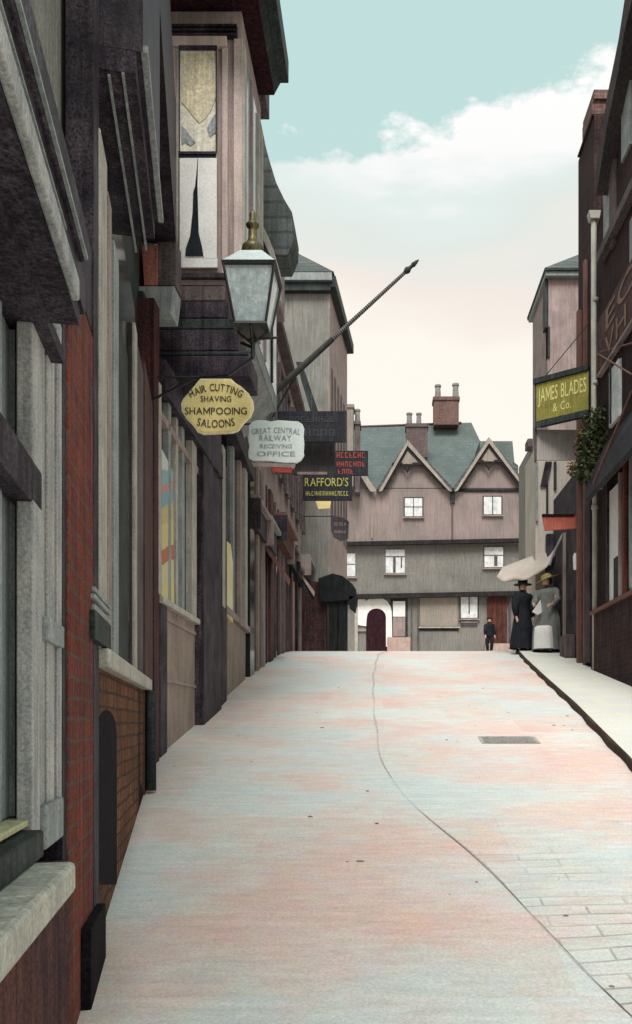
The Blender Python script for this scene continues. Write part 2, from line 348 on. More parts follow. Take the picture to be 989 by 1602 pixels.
# ================================================================ THE STREET
def roadmat(setts=False):
    m = bpy.data.materials.new('worn_setts' if setts else 'worn_stone_paving'); m.use_nodes = True; t = m.node_tree; b = t.nodes['Principled BSDF']
    b.inputs['Roughness'].default_value = .85; b.inputs['Specular IOR Level'].default_value = .2
    co = N(t, 'ShaderNodeTexCoord').outputs['Object']
    mp = N(t, 'ShaderNodeMapping'); mp.inputs['Scale'].default_value = (.75, .8, 1); mp.inputs['Location'].default_value = (4.2, 1.7, 0); t.links.new(co, mp.inputs[0])
    a = N(t, 'ShaderNodeTexNoise'); a.inputs['Scale'].default_value = 1.0; a.inputs['Detail'].default_value = 7; a.inputs['Roughness'].default_value = .66; t.links.new(mp.outputs[0], a.inputs[0])
    c = ramp(t, a.outputs[0], [(.36, (.62,.67,.66)), (.45, (.66,.665,.64)), (.52, (.70,.61,.57)), (.64, (.73,.55,.50))])
    # slabs laid in courses across the street, some pinker or greyer than their neighbours
    s = N(t, 'ShaderNodeSeparateXYZ'); t.links.new(co, s.inputs[0])
    br = N(t, 'ShaderNodeTexBrick'); t.links.new(co, br.inputs[0])
    br.inputs['Scale'].default_value = 1; br.inputs['Brick Width'].default_value = 1.5; br.inputs['Row Height'].default_value = .8; br.inputs['Mortar Size'].default_value = .005; br.inputs['Bias'].default_value = -.1
    br.inputs['Color1'].default_value = (1.03,1.02,1.0,1); br.inputs['Color2'].default_value = (1.0,.84,.78,1); br.inputs['Mortar'].default_value = (.92,.86,.83,1)
    n3 = N(t, 'ShaderNodeTexNoise'); n3.inputs['Scale'].default_value = .9; t.links.new(co, n3.inputs[0])
    fade = ramp(t, n3.outputs[0], [(.38, 0.15), (.55, 1.0)])
    c = mixc(t, mathn(t, 'MULTIPLY', fade, .75), c, mixc(t, 1.0, c, br.outputs[0], 'MULTIPLY'))
    g = N(t, 'ShaderNodeTexNoise'); g.inputs['Scale'].default_value = 70; g.inputs['Detail'].default_value = 3; g.inputs['Roughness'].default_value = .8; t.links.new(co, g.inputs[0])
    c = mixc(t, 1.0, c, ramp(t, g.outputs[0], [(.3, .80), (.7, 1.14)]), 'MULTIPLY')
    mq = N(t, 'ShaderNodeMapping'); mq.inputs['Scale'].default_value = (2.2, 11, 1); t.links.new(co, mq.inputs[0])
    q = N(t, 'ShaderNodeTexNoise'); q.inputs['Scale'].default_value = 1.6; q.inputs['Detail'].default_value = 5; q.inputs['Roughness'].default_value = .7; t.links.new(mq.outputs[0], q.inputs[0])
    c = mixc(t, 1.0, c, ramp(t, q.outputs[0], [(.35, .90), (.65, 1.06)]), 'MULTIPLY')
    v = N(t, 'ShaderNodeTexVoronoi'); v.inputs['Scale'].default_value = 9; v.inputs['Randomness'].default_value = 1; t.links.new(mq.outputs[0], v.inputs[0]) if False else t.links.new(co, v.inputs[0])
    c = mixc(t, .035, c, v.outputs['Color'], 'OVERLAY')
    sp = N(t, 'ShaderNodeTexNoise'); sp.inputs['Scale'].default_value = 3; sp.inputs['Detail'].default_value = 8; sp.inputs['Roughness'].default_value = .75; t.links.new(co, sp.inputs[0])
    c = mixc(t, ramp(t, sp.outputs[0], [(.62, 0.0), (.74, .35)]), c, (.33,.30,.26))
    if setts:        # joints of the setts, clear only where they are washed out
        cb = N(t, 'ShaderNodeCombineXYZ'); t.links.new(s.outputs[0], cb.inputs[0]); t.links.new(mathn(t, 'ADD', s.outputs[1], mathn(t, 'MULTIPLY', s.outputs[0], -.12)), cb.inputs[1])
        va = N(t, 'ShaderNodeVectorMath', operation='MULTIPLY_ADD'); t.links.new(n3.outputs[1], va.inputs[0]); va.inputs[1].default_value = (.12,.12,0); t.links.new(cb.outputs[0], va.inputs[2])
        b2 = N(t, 'ShaderNodeTexBrick'); t.links.new(va.outputs[0], b2.inputs[0]); b2.inputs['Scale'].default_value = 1; b2.inputs['Brick Width'].default_value = .42; b2.inputs['Row Height'].default_value = .115
        b2.inputs['Mortar Size'].default_value = .010; b2.inputs['Mortar Smooth'].default_value = .6
        b2.inputs['Color1'].default_value = (1,1,1,1); b2.inputs['Color2'].default_value = (.93,.90,.88,1); b2.inputs['Mortar'].default_value = (.42,.38,.35,1)
        n5 = N(t, 'ShaderNodeTexNoise'); n5.inputs['Scale'].default_value = 2.6; n5.inputs['Detail'].default_value = 4; t.links.new(co, n5.inputs[0])
        f = mathn(t, 'ADD', mathn(t, 'MULTIPLY', mathn(t, 'SUBTRACT', 5.2, s.outputs[1]), .42), mathn(t, 'MULTIPLY', mathn(t, 'SUBTRACT', n5.outputs[0], .5), 2.4), True)
        c = mixc(t, mathn(t, 'MULTIPLY', f, .85), c, mixc(t, 1.0, c, b2.outputs[0], 'MULTIPLY'))
    t.links.new(c, b.inputs['Base Color'])
    bp = N(t, 'ShaderNodeBump'); bp.inputs['Strength'].default_value = .25; bp.inputs['Distance'].default_value = .02
    t.links.new(sp.outputs[0], bp.inputs['Height']); t.links.new(bp.outputs[0], b.inputs['Normal'])
    return m
def sheet(xs, ys, dz=0, fx=None):
    mb = MB(); vs = []
    for y in ys:
        for x in xs: vs.append((fx(x, y) if fx else x, y, gz(y)+dz))
    n = len(xs); fs = [(j*n+i, j*n+i+1, (j+1)*n+i+1, (j+1)*n+i) for j in range(len(ys)-1) for i in range(n-1)]
    mb.add(vs, fs); return mb
ys = [-400, -60, -20, -8, -4]+[i*.5 for i in range(-6, 100)]+[60, 100, 250, 900]
grd = sheet([-700, -40, -8, 12, 40, 700], ys, -.03).build('ground', mat('trodden_earth', (.16,.13,.10), None, .95, .5, .3, 10)); grd['kind'] = 'structure'
yr = [-12+i*.5 for i in range(0, 110)]
road = sheet([-8, -4, -2, 0, 2, 4, 8], [y for y in yr if y < 41], 0).build('road', roadmat()); road['kind'] = 'structure'

def interp(tab, y):
    if y <= tab[0][0]: return tab[0][1]+(tab[1][1]-tab[0][1])/(tab[1][0]-tab[0][0])*(y-tab[0][0])
    for (a, b), (c, d) in zip(tab, tab[1:]):
        if y <= c: return b+(d-b)*(y-a)/(c-a)
    return tab[-1][1]
KERB = [(4.0, 1.78), (7.15, 2.10), (8.6,2.22), (10.35, 2.37), (13.3, 2.56), (16.5, 2.79), (18.8, 3.0), (20.5, 3.3), (22,3.9)]
GUT = [(3.0, .92), (3.64, .76), (4.37, .66), (5.4, .36), (6.7, .02), (8.4,-.06), (10.9, -.13), (14, -.17), (18, -.12), (19.2, -.02), (20, .15)]
def gutx(y): return sum(interp(GUT, y+d_) for d_ in (-.7,-.45,-.2,0,.2,.45,.7))/7
ky = [i*.25 for i in range(-32, 89)]
# pavement slab sheet, raised behind a kerb that is one long stone edge
pav = MB(); vs = []
for y in ky:
    k = interp(KERB, y)
    vs += [(k+.028, y, gz(y)+.085), (k+1.2, y, gz(y)+.09), (9, y, gz(y)+.095)]
pav.add(vs, [(j*3+i, j*3+i+1, (j+1)*3+i+1, (j+1)*3+i) for j in range(len(ky)-1) for i in range(2)])
pavm = mat('pale_flagstone', (.70,.67,.61), (.61,.60,.56), .85, 1.2, .12, 60, .15, brick=('z', 1.1, .7, (.68,.64,.53), .97))
pavo = pav.build('pavement', pavm); pavo['kind'] = 'structure'
kb = MB(); vs = []
for y in ky:
    k = interp(KERB, y)+.012*math.sin(y*5.3); z = gz(y)
    vs += [(k, y, z-.02), (k+.006, y, z+.065), (k+.012, y, z+.078), (k+.03, y, z+.085)]
kb.add(vs, [(j*4+i, j*4+i+1, (j+1)*4+i+1, (j+1)*4+i) for j in range(len(ky)-1) for i in range(3)])
ko = kb.build('kerb', kerbm); ko['kind'] = 'structure'
# setts at the side of the carriageway
sy = [i*.25 for i in range(-20, 29)]
sm = MB(); vs = []
for y in sy:
    a = gutx(y); k = interp(KERB, y)-.004
    if y > 5.5: a += (y-5.5)*.9
    a = min(a, k-.05)
    vs += [(a, y, gz(y)+.004), ((a+k)/2, y, gz(y)+.004), (k, y, gz(y)+.004)]
sm.add(vs, [(j*3+i, j*3+i+1, (j+1)*3+i+1, (j+1)*3+i) for j in range(len(sy)-1) for i in range(2)])
so_ = sm.build('sett_strip', roadmat(True)); so_['kind'] = 'structure'
gm = mat('gutter_line', (.46,.42,.39), (.62,.58,.54), .9, 2.2, .3, 40)
g_ = MB(); vs = []
gy = [i*.125 for i in range(-16, 161)]
for y in gy:
    c = gutx(y)+.01*math.sin(y*3); wd = max(.001, .003+.005*math.sin(y*2.2)*math.sin(y*.7+1)+.0013*max(0, y-6)); vs += [(c-wd, y, gz(y)+.008), (c+wd, y, gz(y)+.008)]
g_.add(vs, [(2*j, 2*j+1, 2*j+3, 2*j+2) for j in range(len(gy)-1)])
go = g_.build('gutter', gm); go['kind'] = 'structure'
# iron drain cover in the carriageway
dy = 7.6
t_ = thing('drain_cover', 'flat grey iron drain cover let into the middle of the street', 'drain cover', (1.45, 8.35, gz(8.35)))
d = MB()
for i in range(7):
    y0 = 8.2+i*.045; d.add([(1.0, y0, gz(y0)+.012), (1.52, y0, gz(y0)+.012), (1.52, y0+.028, gz(y0+.028)+.012), (1.0, y0+.028, gz(y0+.028)+.012)], [(0,1,2,3)])
d.build('grate', roadiron, t_)
d = MB(); d.add([(.97,8.17,gz(8.17)+.006),(1.55,8.17,gz(8.17)+.006),(1.55,8.53,gz(8.53)+.006),(.97,8.53,gz(8.53)+.006)], [(0,1,2,3)]); d.build('frame', mat('dull_iron_frame', (.52,.49,.45), None, .8, 8, .2, 40), t_)

# ================================================================ LEFT SIDE OF THE STREET
def lx(y): return -1.13-.21*(y-3.0)
FA = Facade((lx(-4), -4), (lx(3.68), 3.68))
FB = Facade((lx(3.68), 3.68), (lx(7.46), 7.46))
FC = Facade((lx(7.46), 7.46), (-2.14, 10.3))
FD = Facade((-2.14, 10.3), (-2.28, 13.8))
FE = Facade((-2.28, 13.8), (-2.3, 24.5))
def body(f, ztop, m, par, depth=6, o=-.12, name='wall'):
    mb = MB(); f.gbox(mb, .001, f.len-.001, ztop, -depth, o, by='s', sink=.4); return mb.build(name, m, par)

# ---- nearest shop
A = thing('shop_building', 'nearest shopfront on the left with wide grey window, cream frames and red brick pier', 'building', (lx(2.5)-.5, 2.5, gz(2.5)))
body(FA, 9.5, greywall, A)
zs = 1.23; zw = 1.335
m_ = MB(); FA.sbox(m_, 0, FA.s_(50, -.06), zw, 3.0, -.12, -.06); win = m_.build('window', greyblu, A)
m_ = MB(); FA.box(m_, 0, 3, zw, 3.0, -.06, -.045); m_.build('mullion', palegr, win)
m_ = MB(); FA.box(m_, 23.5, 27.5, zw, 3.0, -.06, -.045); m_.build('mullion', palegr, win)
m_ = MB(); FA.box(m_, 36, 50, zw, 2.9, -.06, -.052); m_.build('blind', dark, win)
m_ = MB(); FA.box(m_, 28, 34, 2.0, 2.95, -.06, -.052); m_.build('curtain_edge', palegr, win)
m_ = MB(); FA.sbox(m_, 0, FA.s_(66, .012), 2.21, 2.33, -.05, .012); m_.build('transom', dark, win, bevel=.006)
m_ = MB(); FA.sbox(m_, 0, FA.s_(66, .0), 1.312, 1.33, -.12, .0); m_.build('window_board', yellsill, win, bevel=.004)
ztop_ = FA.Z(80, 440, .03)
for a, b, o, ma in ((51,70,.012,greycr),(74.5,85.5,.014,greycr),(90,97,.012,greycr)):
    m_ = MB(); FA.box(m_, a, b, zs, ztop_, -.03, o); m_.build('frame_post', ma, A, bevel=.004)
m_ = MB(); FA.box(m_, 50.5, 106, zs, ztop_, -.12, -.01); m_.build('frame_recess', dark, A)
m_ = MB(); FA.box(m_, 73, 100, zs, 1.36, -.02, .03); m_.build('post_base', palegr, A, bevel=.008)
m_ = MB(); FA.sbox(m_, 0, FA.s_(119, .14), zs-.085, zs-.002, -.1, .14); m_.build('sill', stone, A, bevel=.014)
m_ = MB(); FA.sbox(m_, 0, FA.s_(72, .05), zs, zs+.075, -.1, .045); m_.build('sill_rail', darkgr, A, bevel=.008)
m_ = MB(); FA.gbox(m_, 0.5, FA.s_(112, .04), zs-.088, -.1, .03, by='s'); m_.build('stall_riser', mat('dark_red_riser', (.15,.062,.052), (.065,.035,.04), .85, 2.5, .6, 70), A)
m_ = MB(); FA.box(m_, 76, 101, FA.Z(88, 1008, .03), FA.Z(88, 972, .03), 0, .03); m_.build('impost_block', palegr, A, bevel=.006)
ztp = FA.Z(125, 462, .02)
m_ = MB(); FA.gbox(m_, 107, 146, ztp, -.1, .022); m_.build('brick_pier', redbr, A, bevel=.006)
m_ = MB(); FA.box(m_, 107, 143, ztp+.002, FA.Z(130, 345, .02), -.1, .024); m_.build('pier_cap', dark, A)
m_ = MB(); FA.gbox(m_, 98, 106.5, ztp+.3, -.1, .014); m_.build('dark_post', dark, A)
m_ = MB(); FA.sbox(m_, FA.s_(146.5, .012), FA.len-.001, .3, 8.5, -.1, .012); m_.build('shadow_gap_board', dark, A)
# fascia with mouldings
zh = FA.Z(65, 450, .05); zb1 = FA.Z(100, 432, .13)
m_ = MB(); FA.sbox(m_, 0, FA.s_(126, .1), zh-.06, zb1+.02, -.1, .05); m_.build('window_head', dark, A)
for dz, o in ((.03, .062), (-.03, .058)):
    m_ = MB(); FA.sbox(m_, 0, FA.s_(100, .115), zh+dz, zh+.007+dz, .048, o); m_.build('head_moulding', palegr, A)
m_ = MB(); FA.sbox(m_, 0, FA.s_(125, .15), zb1, zb1+.06, .128, .15); m_.build('pale_moulding', greycr, A, bevel=.006)
m_ = MB(); FA.sbox(m_, 0, FA.s_(126, .13), zb1+.004, zb1+.058, -.1, .127); m_.build('moulding_core', dark, A)
m_ = MB(); FA.sbox(m_, 0, FA.s_(136, .14), zb1+.062, zb1+.16, -.1, .135); m_.build('fascia', fasciam, A)
m_ = MB(); FA.sbox(m_, 0, FA.s_(110, .15), zb1+.10, zb1+.106, .13, .142); m_.build('fascia_bead', palegr, A)
m_ = MB(); FA.sbox(m_, 0, FA.s_(140, .16), zb1+.162, zb1+.28, -.1, .15); m_.build('cornice', dark, A, bevel=.008)
m_ = MB(); FA.sbox(m_, 0, FA.s_(139, .16), zb1+.164, zb1+.174, .149, .158); m_.build('cornice_edge', palegr, A)

# ---- second shop, brown brick base
B = thing('shop_building', 'second shopfront on the left over a brown brick base with an arched cellar opening', 'building', (lx(5.5)-.5, 5.5, gz(5.5)))
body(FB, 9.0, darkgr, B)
m_ = MB(); FB.gbox(m_, .02, FB.s_(229, .01), 1.84, -.1, .01, by='s'); m_.build('brick_base', brownbr, B)
arch = [(151,1384),(151,1150)]+[(167-16*math.cos(math.pi*i/8), 1150-40*math.sin(math.pi*i/8)) for i in range(1, 8)]+[(183,1150),(183,1384)]
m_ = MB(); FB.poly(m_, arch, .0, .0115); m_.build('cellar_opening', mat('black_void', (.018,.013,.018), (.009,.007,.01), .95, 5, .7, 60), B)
m_ = MB(); FB.sbox(m_, .0, FB.s_(238, .06), 1.842, 1.93, -.1, .06); m_.build('sill', stone, B, bevel=.012)
zt = 4.5
m_ = MB(); FB.box(m_, 170, 211, 1.93, zt, -.1, -.02); win = m_.build('window', glass, B)
m_ = MB(); FB.box(m_, 179, 186, 1.93, zt-.4, -.02, .01); m_.build('mullion', palegr, win, bevel=.003)
m_ = MB(); FB.box(m_, 186.5, 200, 1.93, zt-.6, -.02, -.012); m_.build('blind', darkgr, win)
m_ = MB(); FB.box(m_, 157, 168, 1.93, FB.Z(163, 232, .02), 0, .02); m_.build('frame_post', cream, B, bevel=.006)
m_ = MB(); FB.box(m_, 169.5, 175, 1.93, FB.Z(163, 260, .01), -.02, .008); m_.build('frame_post', mauve, B, bevel=.004)
m_ = MB(); FB.box(m_, 211.5, 215, 1.931, 4.2, 0, .02); m_.build('frame_post', cream, B, bevel=.004)
m_ = MB(); FB.gbox(m_, 216, 226, 4.2, -.1, .01); m_.build('pier', mauved, B)
m_ = MB(); FB.gbox(m_, 226.5, 239, 4.3, -.1, .02); m_.build('pier', mat('brown_pier', (.14,.075,.065), (.07,.05,.05), .8, 3, .45, 60), B)
m_ = MB()
for (z0, z1, o, ma) in ((2.06,2.085,.035,palegr),(2.10,2.12,.04,palegr),(2.135,2.155,.035,palegr),(1.935,2.05,.045,darkgr)):
    m_ = MB(); FB.box(m_, 149, 174, z0, z1, 0, o); m_.build('post_base', ma, B, bevel=.004)
pp = FB.at(FB.s_(236, .06), .06, 0)
m_ = MB(); m_.tube([(pp.x, pp.y, gz(pp.y)+.02), (pp.x, pp.y, 1.84)], .04, 10); m_.build('downpipe', darkgr, B, smooth=True)
m_ = MB(); FA.gbox(m_, 143, 166, ZZ(1416, 3.5), .02, .06); m_.build('base_stone', MC['black_void'], B, bevel=.006)
# big dark cornice
SL = FB.s_(250, .2)
m_ = MB(); FB.sbox(m_, 0.0, SL, zt, zt+.10, -.1, .17); m_.build('soffit', dark, B)
m_ = MB(); FB.sbox(m_, .0, SL, zt+.102, zt+2.6, -.1, .2); m_.build('fascia', fasciam, B)
m_ = MB(); FB.sbox(m_, SL+.001, FB.len, 5.9, zt+2.6, -.1, .2); m_.build('upper_fascia', fasciam, B)
m_ = MB(); FB.sbox(m_, .0, SL, zt+.10, zt+.135, .19, .222); m_.build('cornice_edge', palegr, B, bevel=.004)
for k, dz in ((.03, -.03), (.09, -.012)):
    m_ = MB(); FB.sbox(m_, .0, FB.s_(212, .05), zt+dz, zt+dz+.01, .03+k-.012, .03+k); m_.build('soffit_bead', palegr, B)

# ---- third shop with the oriel window
C = thing('shop_building', 'mauve shop building with a tall oriel window jutting over the street beside the gas lantern', 'building', (-2.3, 8.9, gz(8.9)))
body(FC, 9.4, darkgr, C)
Y0 = 7.46
m_ = MB(); m_.prism([P(214,447,7.4), P(273,447,7.4), P(268,491,7.4), P(226,491,7.4)], (0, .25, 0)); m_.build('pilaster_capital', palegr, C, bevel=.01)
m_ = MB(); m_.prism([P(222,384,7.42), P(246,384,7.42), P(246,446,7.42), P(226,446,7.42)], (0, .2, 0)); m_.build('brick_console', mat('faded_red_brick', (.42,.16,.12), (.30,.13,.11), .9, 5, .35, 60), C)
m_ = MB(); m_.prism([P(247,375,7.44), P(275,375,7.44), P(275,446,7.44), P(247,446,7.44)], (0, .2, 0)); m_.build('grey_console', mauved, C)
m_ = MB(); m_.prism([P(204,455,7.3), P(224,455,7.3), P(228,491,7.3), P(214,493,7.3)], (0, .2, 0)); m_.build('bracket', darkgr, C)
m_ = MB(); FC.gbox(m_, 241, 249.5, ZZ(492, 7.5), -.1, .07); m_.build('pilaster', mat('red_brown_paint', (.10,.035,.035), (.05,.025,.03), .6, 4, .6, 60), C)
m_ = MB(); FC.sbox(m_, .05, FC.len, 2.68, 2.74, -.05, .08); m_.build('sill', stone, C, bevel=.008)
m_ = MB(); FC.gbox(m_, 262, 318, 2.68, -.1, .02); rs = m_.build('stall_riser', tan, C)
m_ = MB(); FC.box(m_, 262, 318, 2.56, 2.60, .0, .035); FC.box(m_, 262, 318, 1.98, 2.01, .0, .035); m_.build('rail', mauve, rs)
m_ = MB(); FC.gbox(m_, 251, 261.5, 2.7, -.1, .05); m_.build('dark_post', dark, C)
m_ = MB(); FC.box(m_, 250, 318, 2.74, 5.0, -.1, .0); win = m_.build('window', glass, C)
for a, b, o, ma, y1 in ((249.5,253,.08,cream,600),(264,268,.06,palegr,620),(276,279,.05,cream,650),(285,289,.05,palegr,640),(301,308,.07,cream,680),(312,315,.05,mauve,690)):
    m_ = MB(); FC.box(m_, a, b, 2.74, FC.Z((a+b)/2, y1, o), 0, o); m_.build('mullion', ma, win, bevel=.004)
m_ = MB(); FC.sbox(m_, .05, FC.len-.5, 4.35, 4.42, .0, .06); m_.build('transom', mauve, win)
m_ = MB(); FC.gbox(m_, 319, 347, ZZ(690, 10.6), -.1, .12); m_.build('corner_pilaster', dark, C, bevel=.015)
# corbel courses between the shop and the oriel
for (px0, px1, y0, y1, ma) in ((262,352,447,470,mauved),(264,356,471,497,dark),(268,366,498,514,darkgr),(262,372,515,548,dark),(262,388,549,555,darkgr),(262,392,556,590,dark)):
    d0 = 7.98; m_ = MB(); m_.box(-2.2, KX(px1)*d0, d0, 8.45 if y0 > 500 else 9.2, ZZ(y1, d0), ZZ(y0, d0)); m_.build('corbel_course', ma, C, bevel=.01)
m_ = MB(); m_.box(-2.2, -1.98, 7.55, 10.25, 4.6, ZZ(592, 7.98)); m_.build('shop_cornice', dark, C)
# oriel window
d0 = 8.0; zo0, zo1 = ZZ(446, d0), ZZ(18, d0)
m_ = MB(); m_.box(-2.2, KX(378)*d0, d0, 9.25, zo0, zo1); orl = m_.build('oriel', mauve, C)
m_ = MB()
for (px0, px1, y0, y1, dd) in ((262,276,60,438,.03),(348,357,78,438,.03),(268,356,62,78,.05),(366,380,62,438,.02)):
    m_.box(KX(px0)*d0, KX(px1)*d0, d0-dd, d0, ZZ(y1, d0), ZZ(y0, d0))
m_.build('oriel_trim', mat('pink_grey_trim', (.60,.48,.44), (.46,.38,.355), .75, 4, .2, 80), orl, bevel=.006)
m_ = MB()
for yy in (45, 52, 59): m_.box(KX(266)*d0, KX(372)*d0, d0-.06, d0, ZZ(yy+3, d0), ZZ(yy, d0))
m_.build('frieze_line', dark, orl)
m_ = MB(); m_.box(KX(262)*d0, KX(378)*d0, d0-.05, d0, ZZ(438, d0), ZZ(431, d0)); m_.build('oriel_base_line', dark, orl)
m_ = MB(); m_.box(KX(277)*d0, KX(341)*d0, d0-.035, d0, ZZ(420, d0), ZZ(74, d0)); fr = m_.build('window_frame', cream, orl, bevel=.004)
zb = ZZ(243, d0)
m_ = MB(); m_.box(KX(283)*d0, KX(339)*d0, d0-.038, d0-.03, ZZ(243, d0), ZZ(79, d0)); m_.build('upper_sash', mat('blind_cream', (.86,.80,.66), (.60,.57,.49), .6, 5, .2, 40, .02), fr)
LATER = 1
m_ = MB(); m_.box(KX(281)*d0, KX(340)*d0, d0-.05, d0-.038, ZZ(246, d0), ZZ(242, d0)); m_.box(KX(283)*d0, KX(340)*d0, d0-.05, d0-.038, ZZ(84, d0), ZZ(77, d0)); m_.box(KX(339)*d0, KX(341)*d0, d0-.05, d0-.038, ZZ(243, d0), ZZ(77, d0)); m_.box(KX(282)*d0, KX(283.3)*d0, d0-.05, d0-.038, ZZ(243, d0), ZZ(77, d0)); m_.build('sash_bar', dark, fr)
m_ = MB(); m_.box(KX(281)*d0, KX(339)*d0, d0-.038, d0-.03, ZZ(404, d0), ZZ(246, d0)); ls = m_.build('lower_sash', glass, fr)
def cpoly(pts, dd, th, name, ma, par):
    m_ = MB(); m_.prism([P(x, y, d0-dd) for x, y in pts], (0, th, 0)); return m_.build(name, ma, par)
cpoly([(281,247),(309,247),(308,262),(305,290),(302,300),(301,330),(297,368),(290,388),(289,404),(281,404)], .052, .012, 'curtain', whitep, ls)
cpoly([(310,247),(339,247),(339,404),(319,404),(316,385),(311,365),(310,330),(309,290)], .052, .012, 'curtain', whitep, ls)
cpoly([(281,404),(340,404),(340,418),(281,418)], .05, .02, 'curtain_rail', whitep, fr)
cpoly([(284,84),(338.5,84),(338.5,150),(330,172),(322,184),(312,192),(301,180),(292,168),(284,160)], .045, .006, 'lace_swag', mat('yellowed_lace', (.80,.70,.48), (.60,.54,.42), .9, 9, .3, 45), fr)
cpoly([(284,196),(292,204),(299,214),(306,222),(298,228),(290,222),(284,226)], .045, .005, 'lace_edge', mat('grey_lace', (.42,.44,.46), (.30,.32,.34), .9, 9, .3, 45), fr)
cpoly([(338.5,176),(330,188),(324,200),(328,214),(338.5,206)], .045, .005, 'lace_edge', MC['grey_lace'], fr)
# street face of the oriel: posts and glass
XF = KX(378)*d0
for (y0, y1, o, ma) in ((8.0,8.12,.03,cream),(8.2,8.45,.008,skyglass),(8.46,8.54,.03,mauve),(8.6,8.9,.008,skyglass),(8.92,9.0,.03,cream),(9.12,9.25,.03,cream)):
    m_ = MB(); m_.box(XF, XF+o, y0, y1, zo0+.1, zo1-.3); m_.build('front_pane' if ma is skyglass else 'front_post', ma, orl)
# eaves cornice of the oriel
m_ = MB(); m_.box(-2.2, -1.44, 7.4, 9.3, ZZ(16, 8.0), ZZ(-10, 8.0)+.2); m_.build('frieze', maroon, C)
m_ = MB(); m_.prism([(-1.46,7.2,8.62),(-1.22,7.2,8.62),(-1.22,9.3,8.62),(-1.46,9.3,8.62)], (0,0,.35)); m_.build('eaves_soffit', maroon, C)
m_ = MB(); m_.prism([(-1.22,7.2,8.62),(-1.15,7.2,8.75),(-1.06,7.2,8.75),(-1.06,7.2,9.0),(-1.22,7.2,9.1)], (0,2.1,0)); m_.build('gutter', darkgr, C, bevel=.01)
m_ = MB(); m_.box(-2.25, -1.4, 7.46, 10.2, 9.0, 9.6); m_.build('parapet', mauved, C)
# curved cream bracket at the far edge of the oriel
m_ = MB(); pts = [(400,338),(406,345),(416,362),(428,390),(438,425),(440,470),(434,470),(432,425),(422,398),(410,372),(402,360)]
m_.prism([P(x, y, 9.3) for x, y in pts], (0, .12, 0)); m_.build('scroll_bracket', cream, C, bevel=.006)

# ---- fourth house
D = thing('shop_building', 'narrow house behind the lantern with flared slate roof, blue paned oriel and dark corner pier', 'building', (-2.4, 12, gz(12)))
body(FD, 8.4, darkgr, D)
m_ = MB(); FD.gbox(m_, 347.5, 355, 5.0, -.1, .08); m_.build('dark_pier', dark, D)
m_ = MB(); FD.gbox(m_, 356, 384, ZZ(983, 13), -.1, .02); rs = m_.build('stall_riser', tan, D)
m_ = MB(); FD.sbox(m_, .6, FD.len, ZZ(980, 13)-.02, ZZ(980, 13)+.08, -.05, .07); m_.build('sill', mauve, D, bevel=.01)
m_ = MB(); FD.box(m_, 355, 384, ZZ(975, 13), 5.6, -.1, .0); win = m_.build('window', glass, D)
for a, b, o, ma in ((349,353,.09,cream),(365,367,.05,palegr),(376,378.5,.05,mauve),(384,387.5,.08,cream)):
    m_ = MB(); FD.box(m_, a, b, ZZ(980, 13), FD.Z((a+b)/2, 700, o), 0, o); m_.build('mullion', ma, win)
m_ = MB(); FD.sbox(m_, -.05, FD.len, 5.6, 6.0, -.05, .14); m_.build('fascia', dark, D)
m_ = MB(); m_.box(-2.3, -1.62, 10.5, 12.6, 6.3, 9.2); ori = m_.build('oriel', palegr, D)
m_ = MB(); m_.prism([(-2.3,10.55,6.29),(-1.64,10.55,6.29),(-2.25,10.55,5.7)], (0, 1.9, 0)); m_.build('corbel', palegr, ori)
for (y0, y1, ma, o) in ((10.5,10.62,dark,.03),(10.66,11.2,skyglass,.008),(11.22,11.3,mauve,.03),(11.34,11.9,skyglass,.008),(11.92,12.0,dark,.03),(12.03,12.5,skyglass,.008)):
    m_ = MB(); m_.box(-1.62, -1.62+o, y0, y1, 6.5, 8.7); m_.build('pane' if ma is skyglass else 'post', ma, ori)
pts = [(395,150),(404,170),(410,205),(420,245),(432,285),(445,312),(457,332),(461,352),(460,374),(450,398),(432,398),(405,360),(380,300),(380,150)]
m_ = MB(); m_.prism([P(x, y, 10.9) for x, y in pts], (0, .55, 0)); m_.build('flared_roof', slatey, D)
m_ = MB(); m_.box(-2.6, -1.63, 10.55, 13.7, 8.2, 9.3); m_.build('upper_wall', mauve, D)

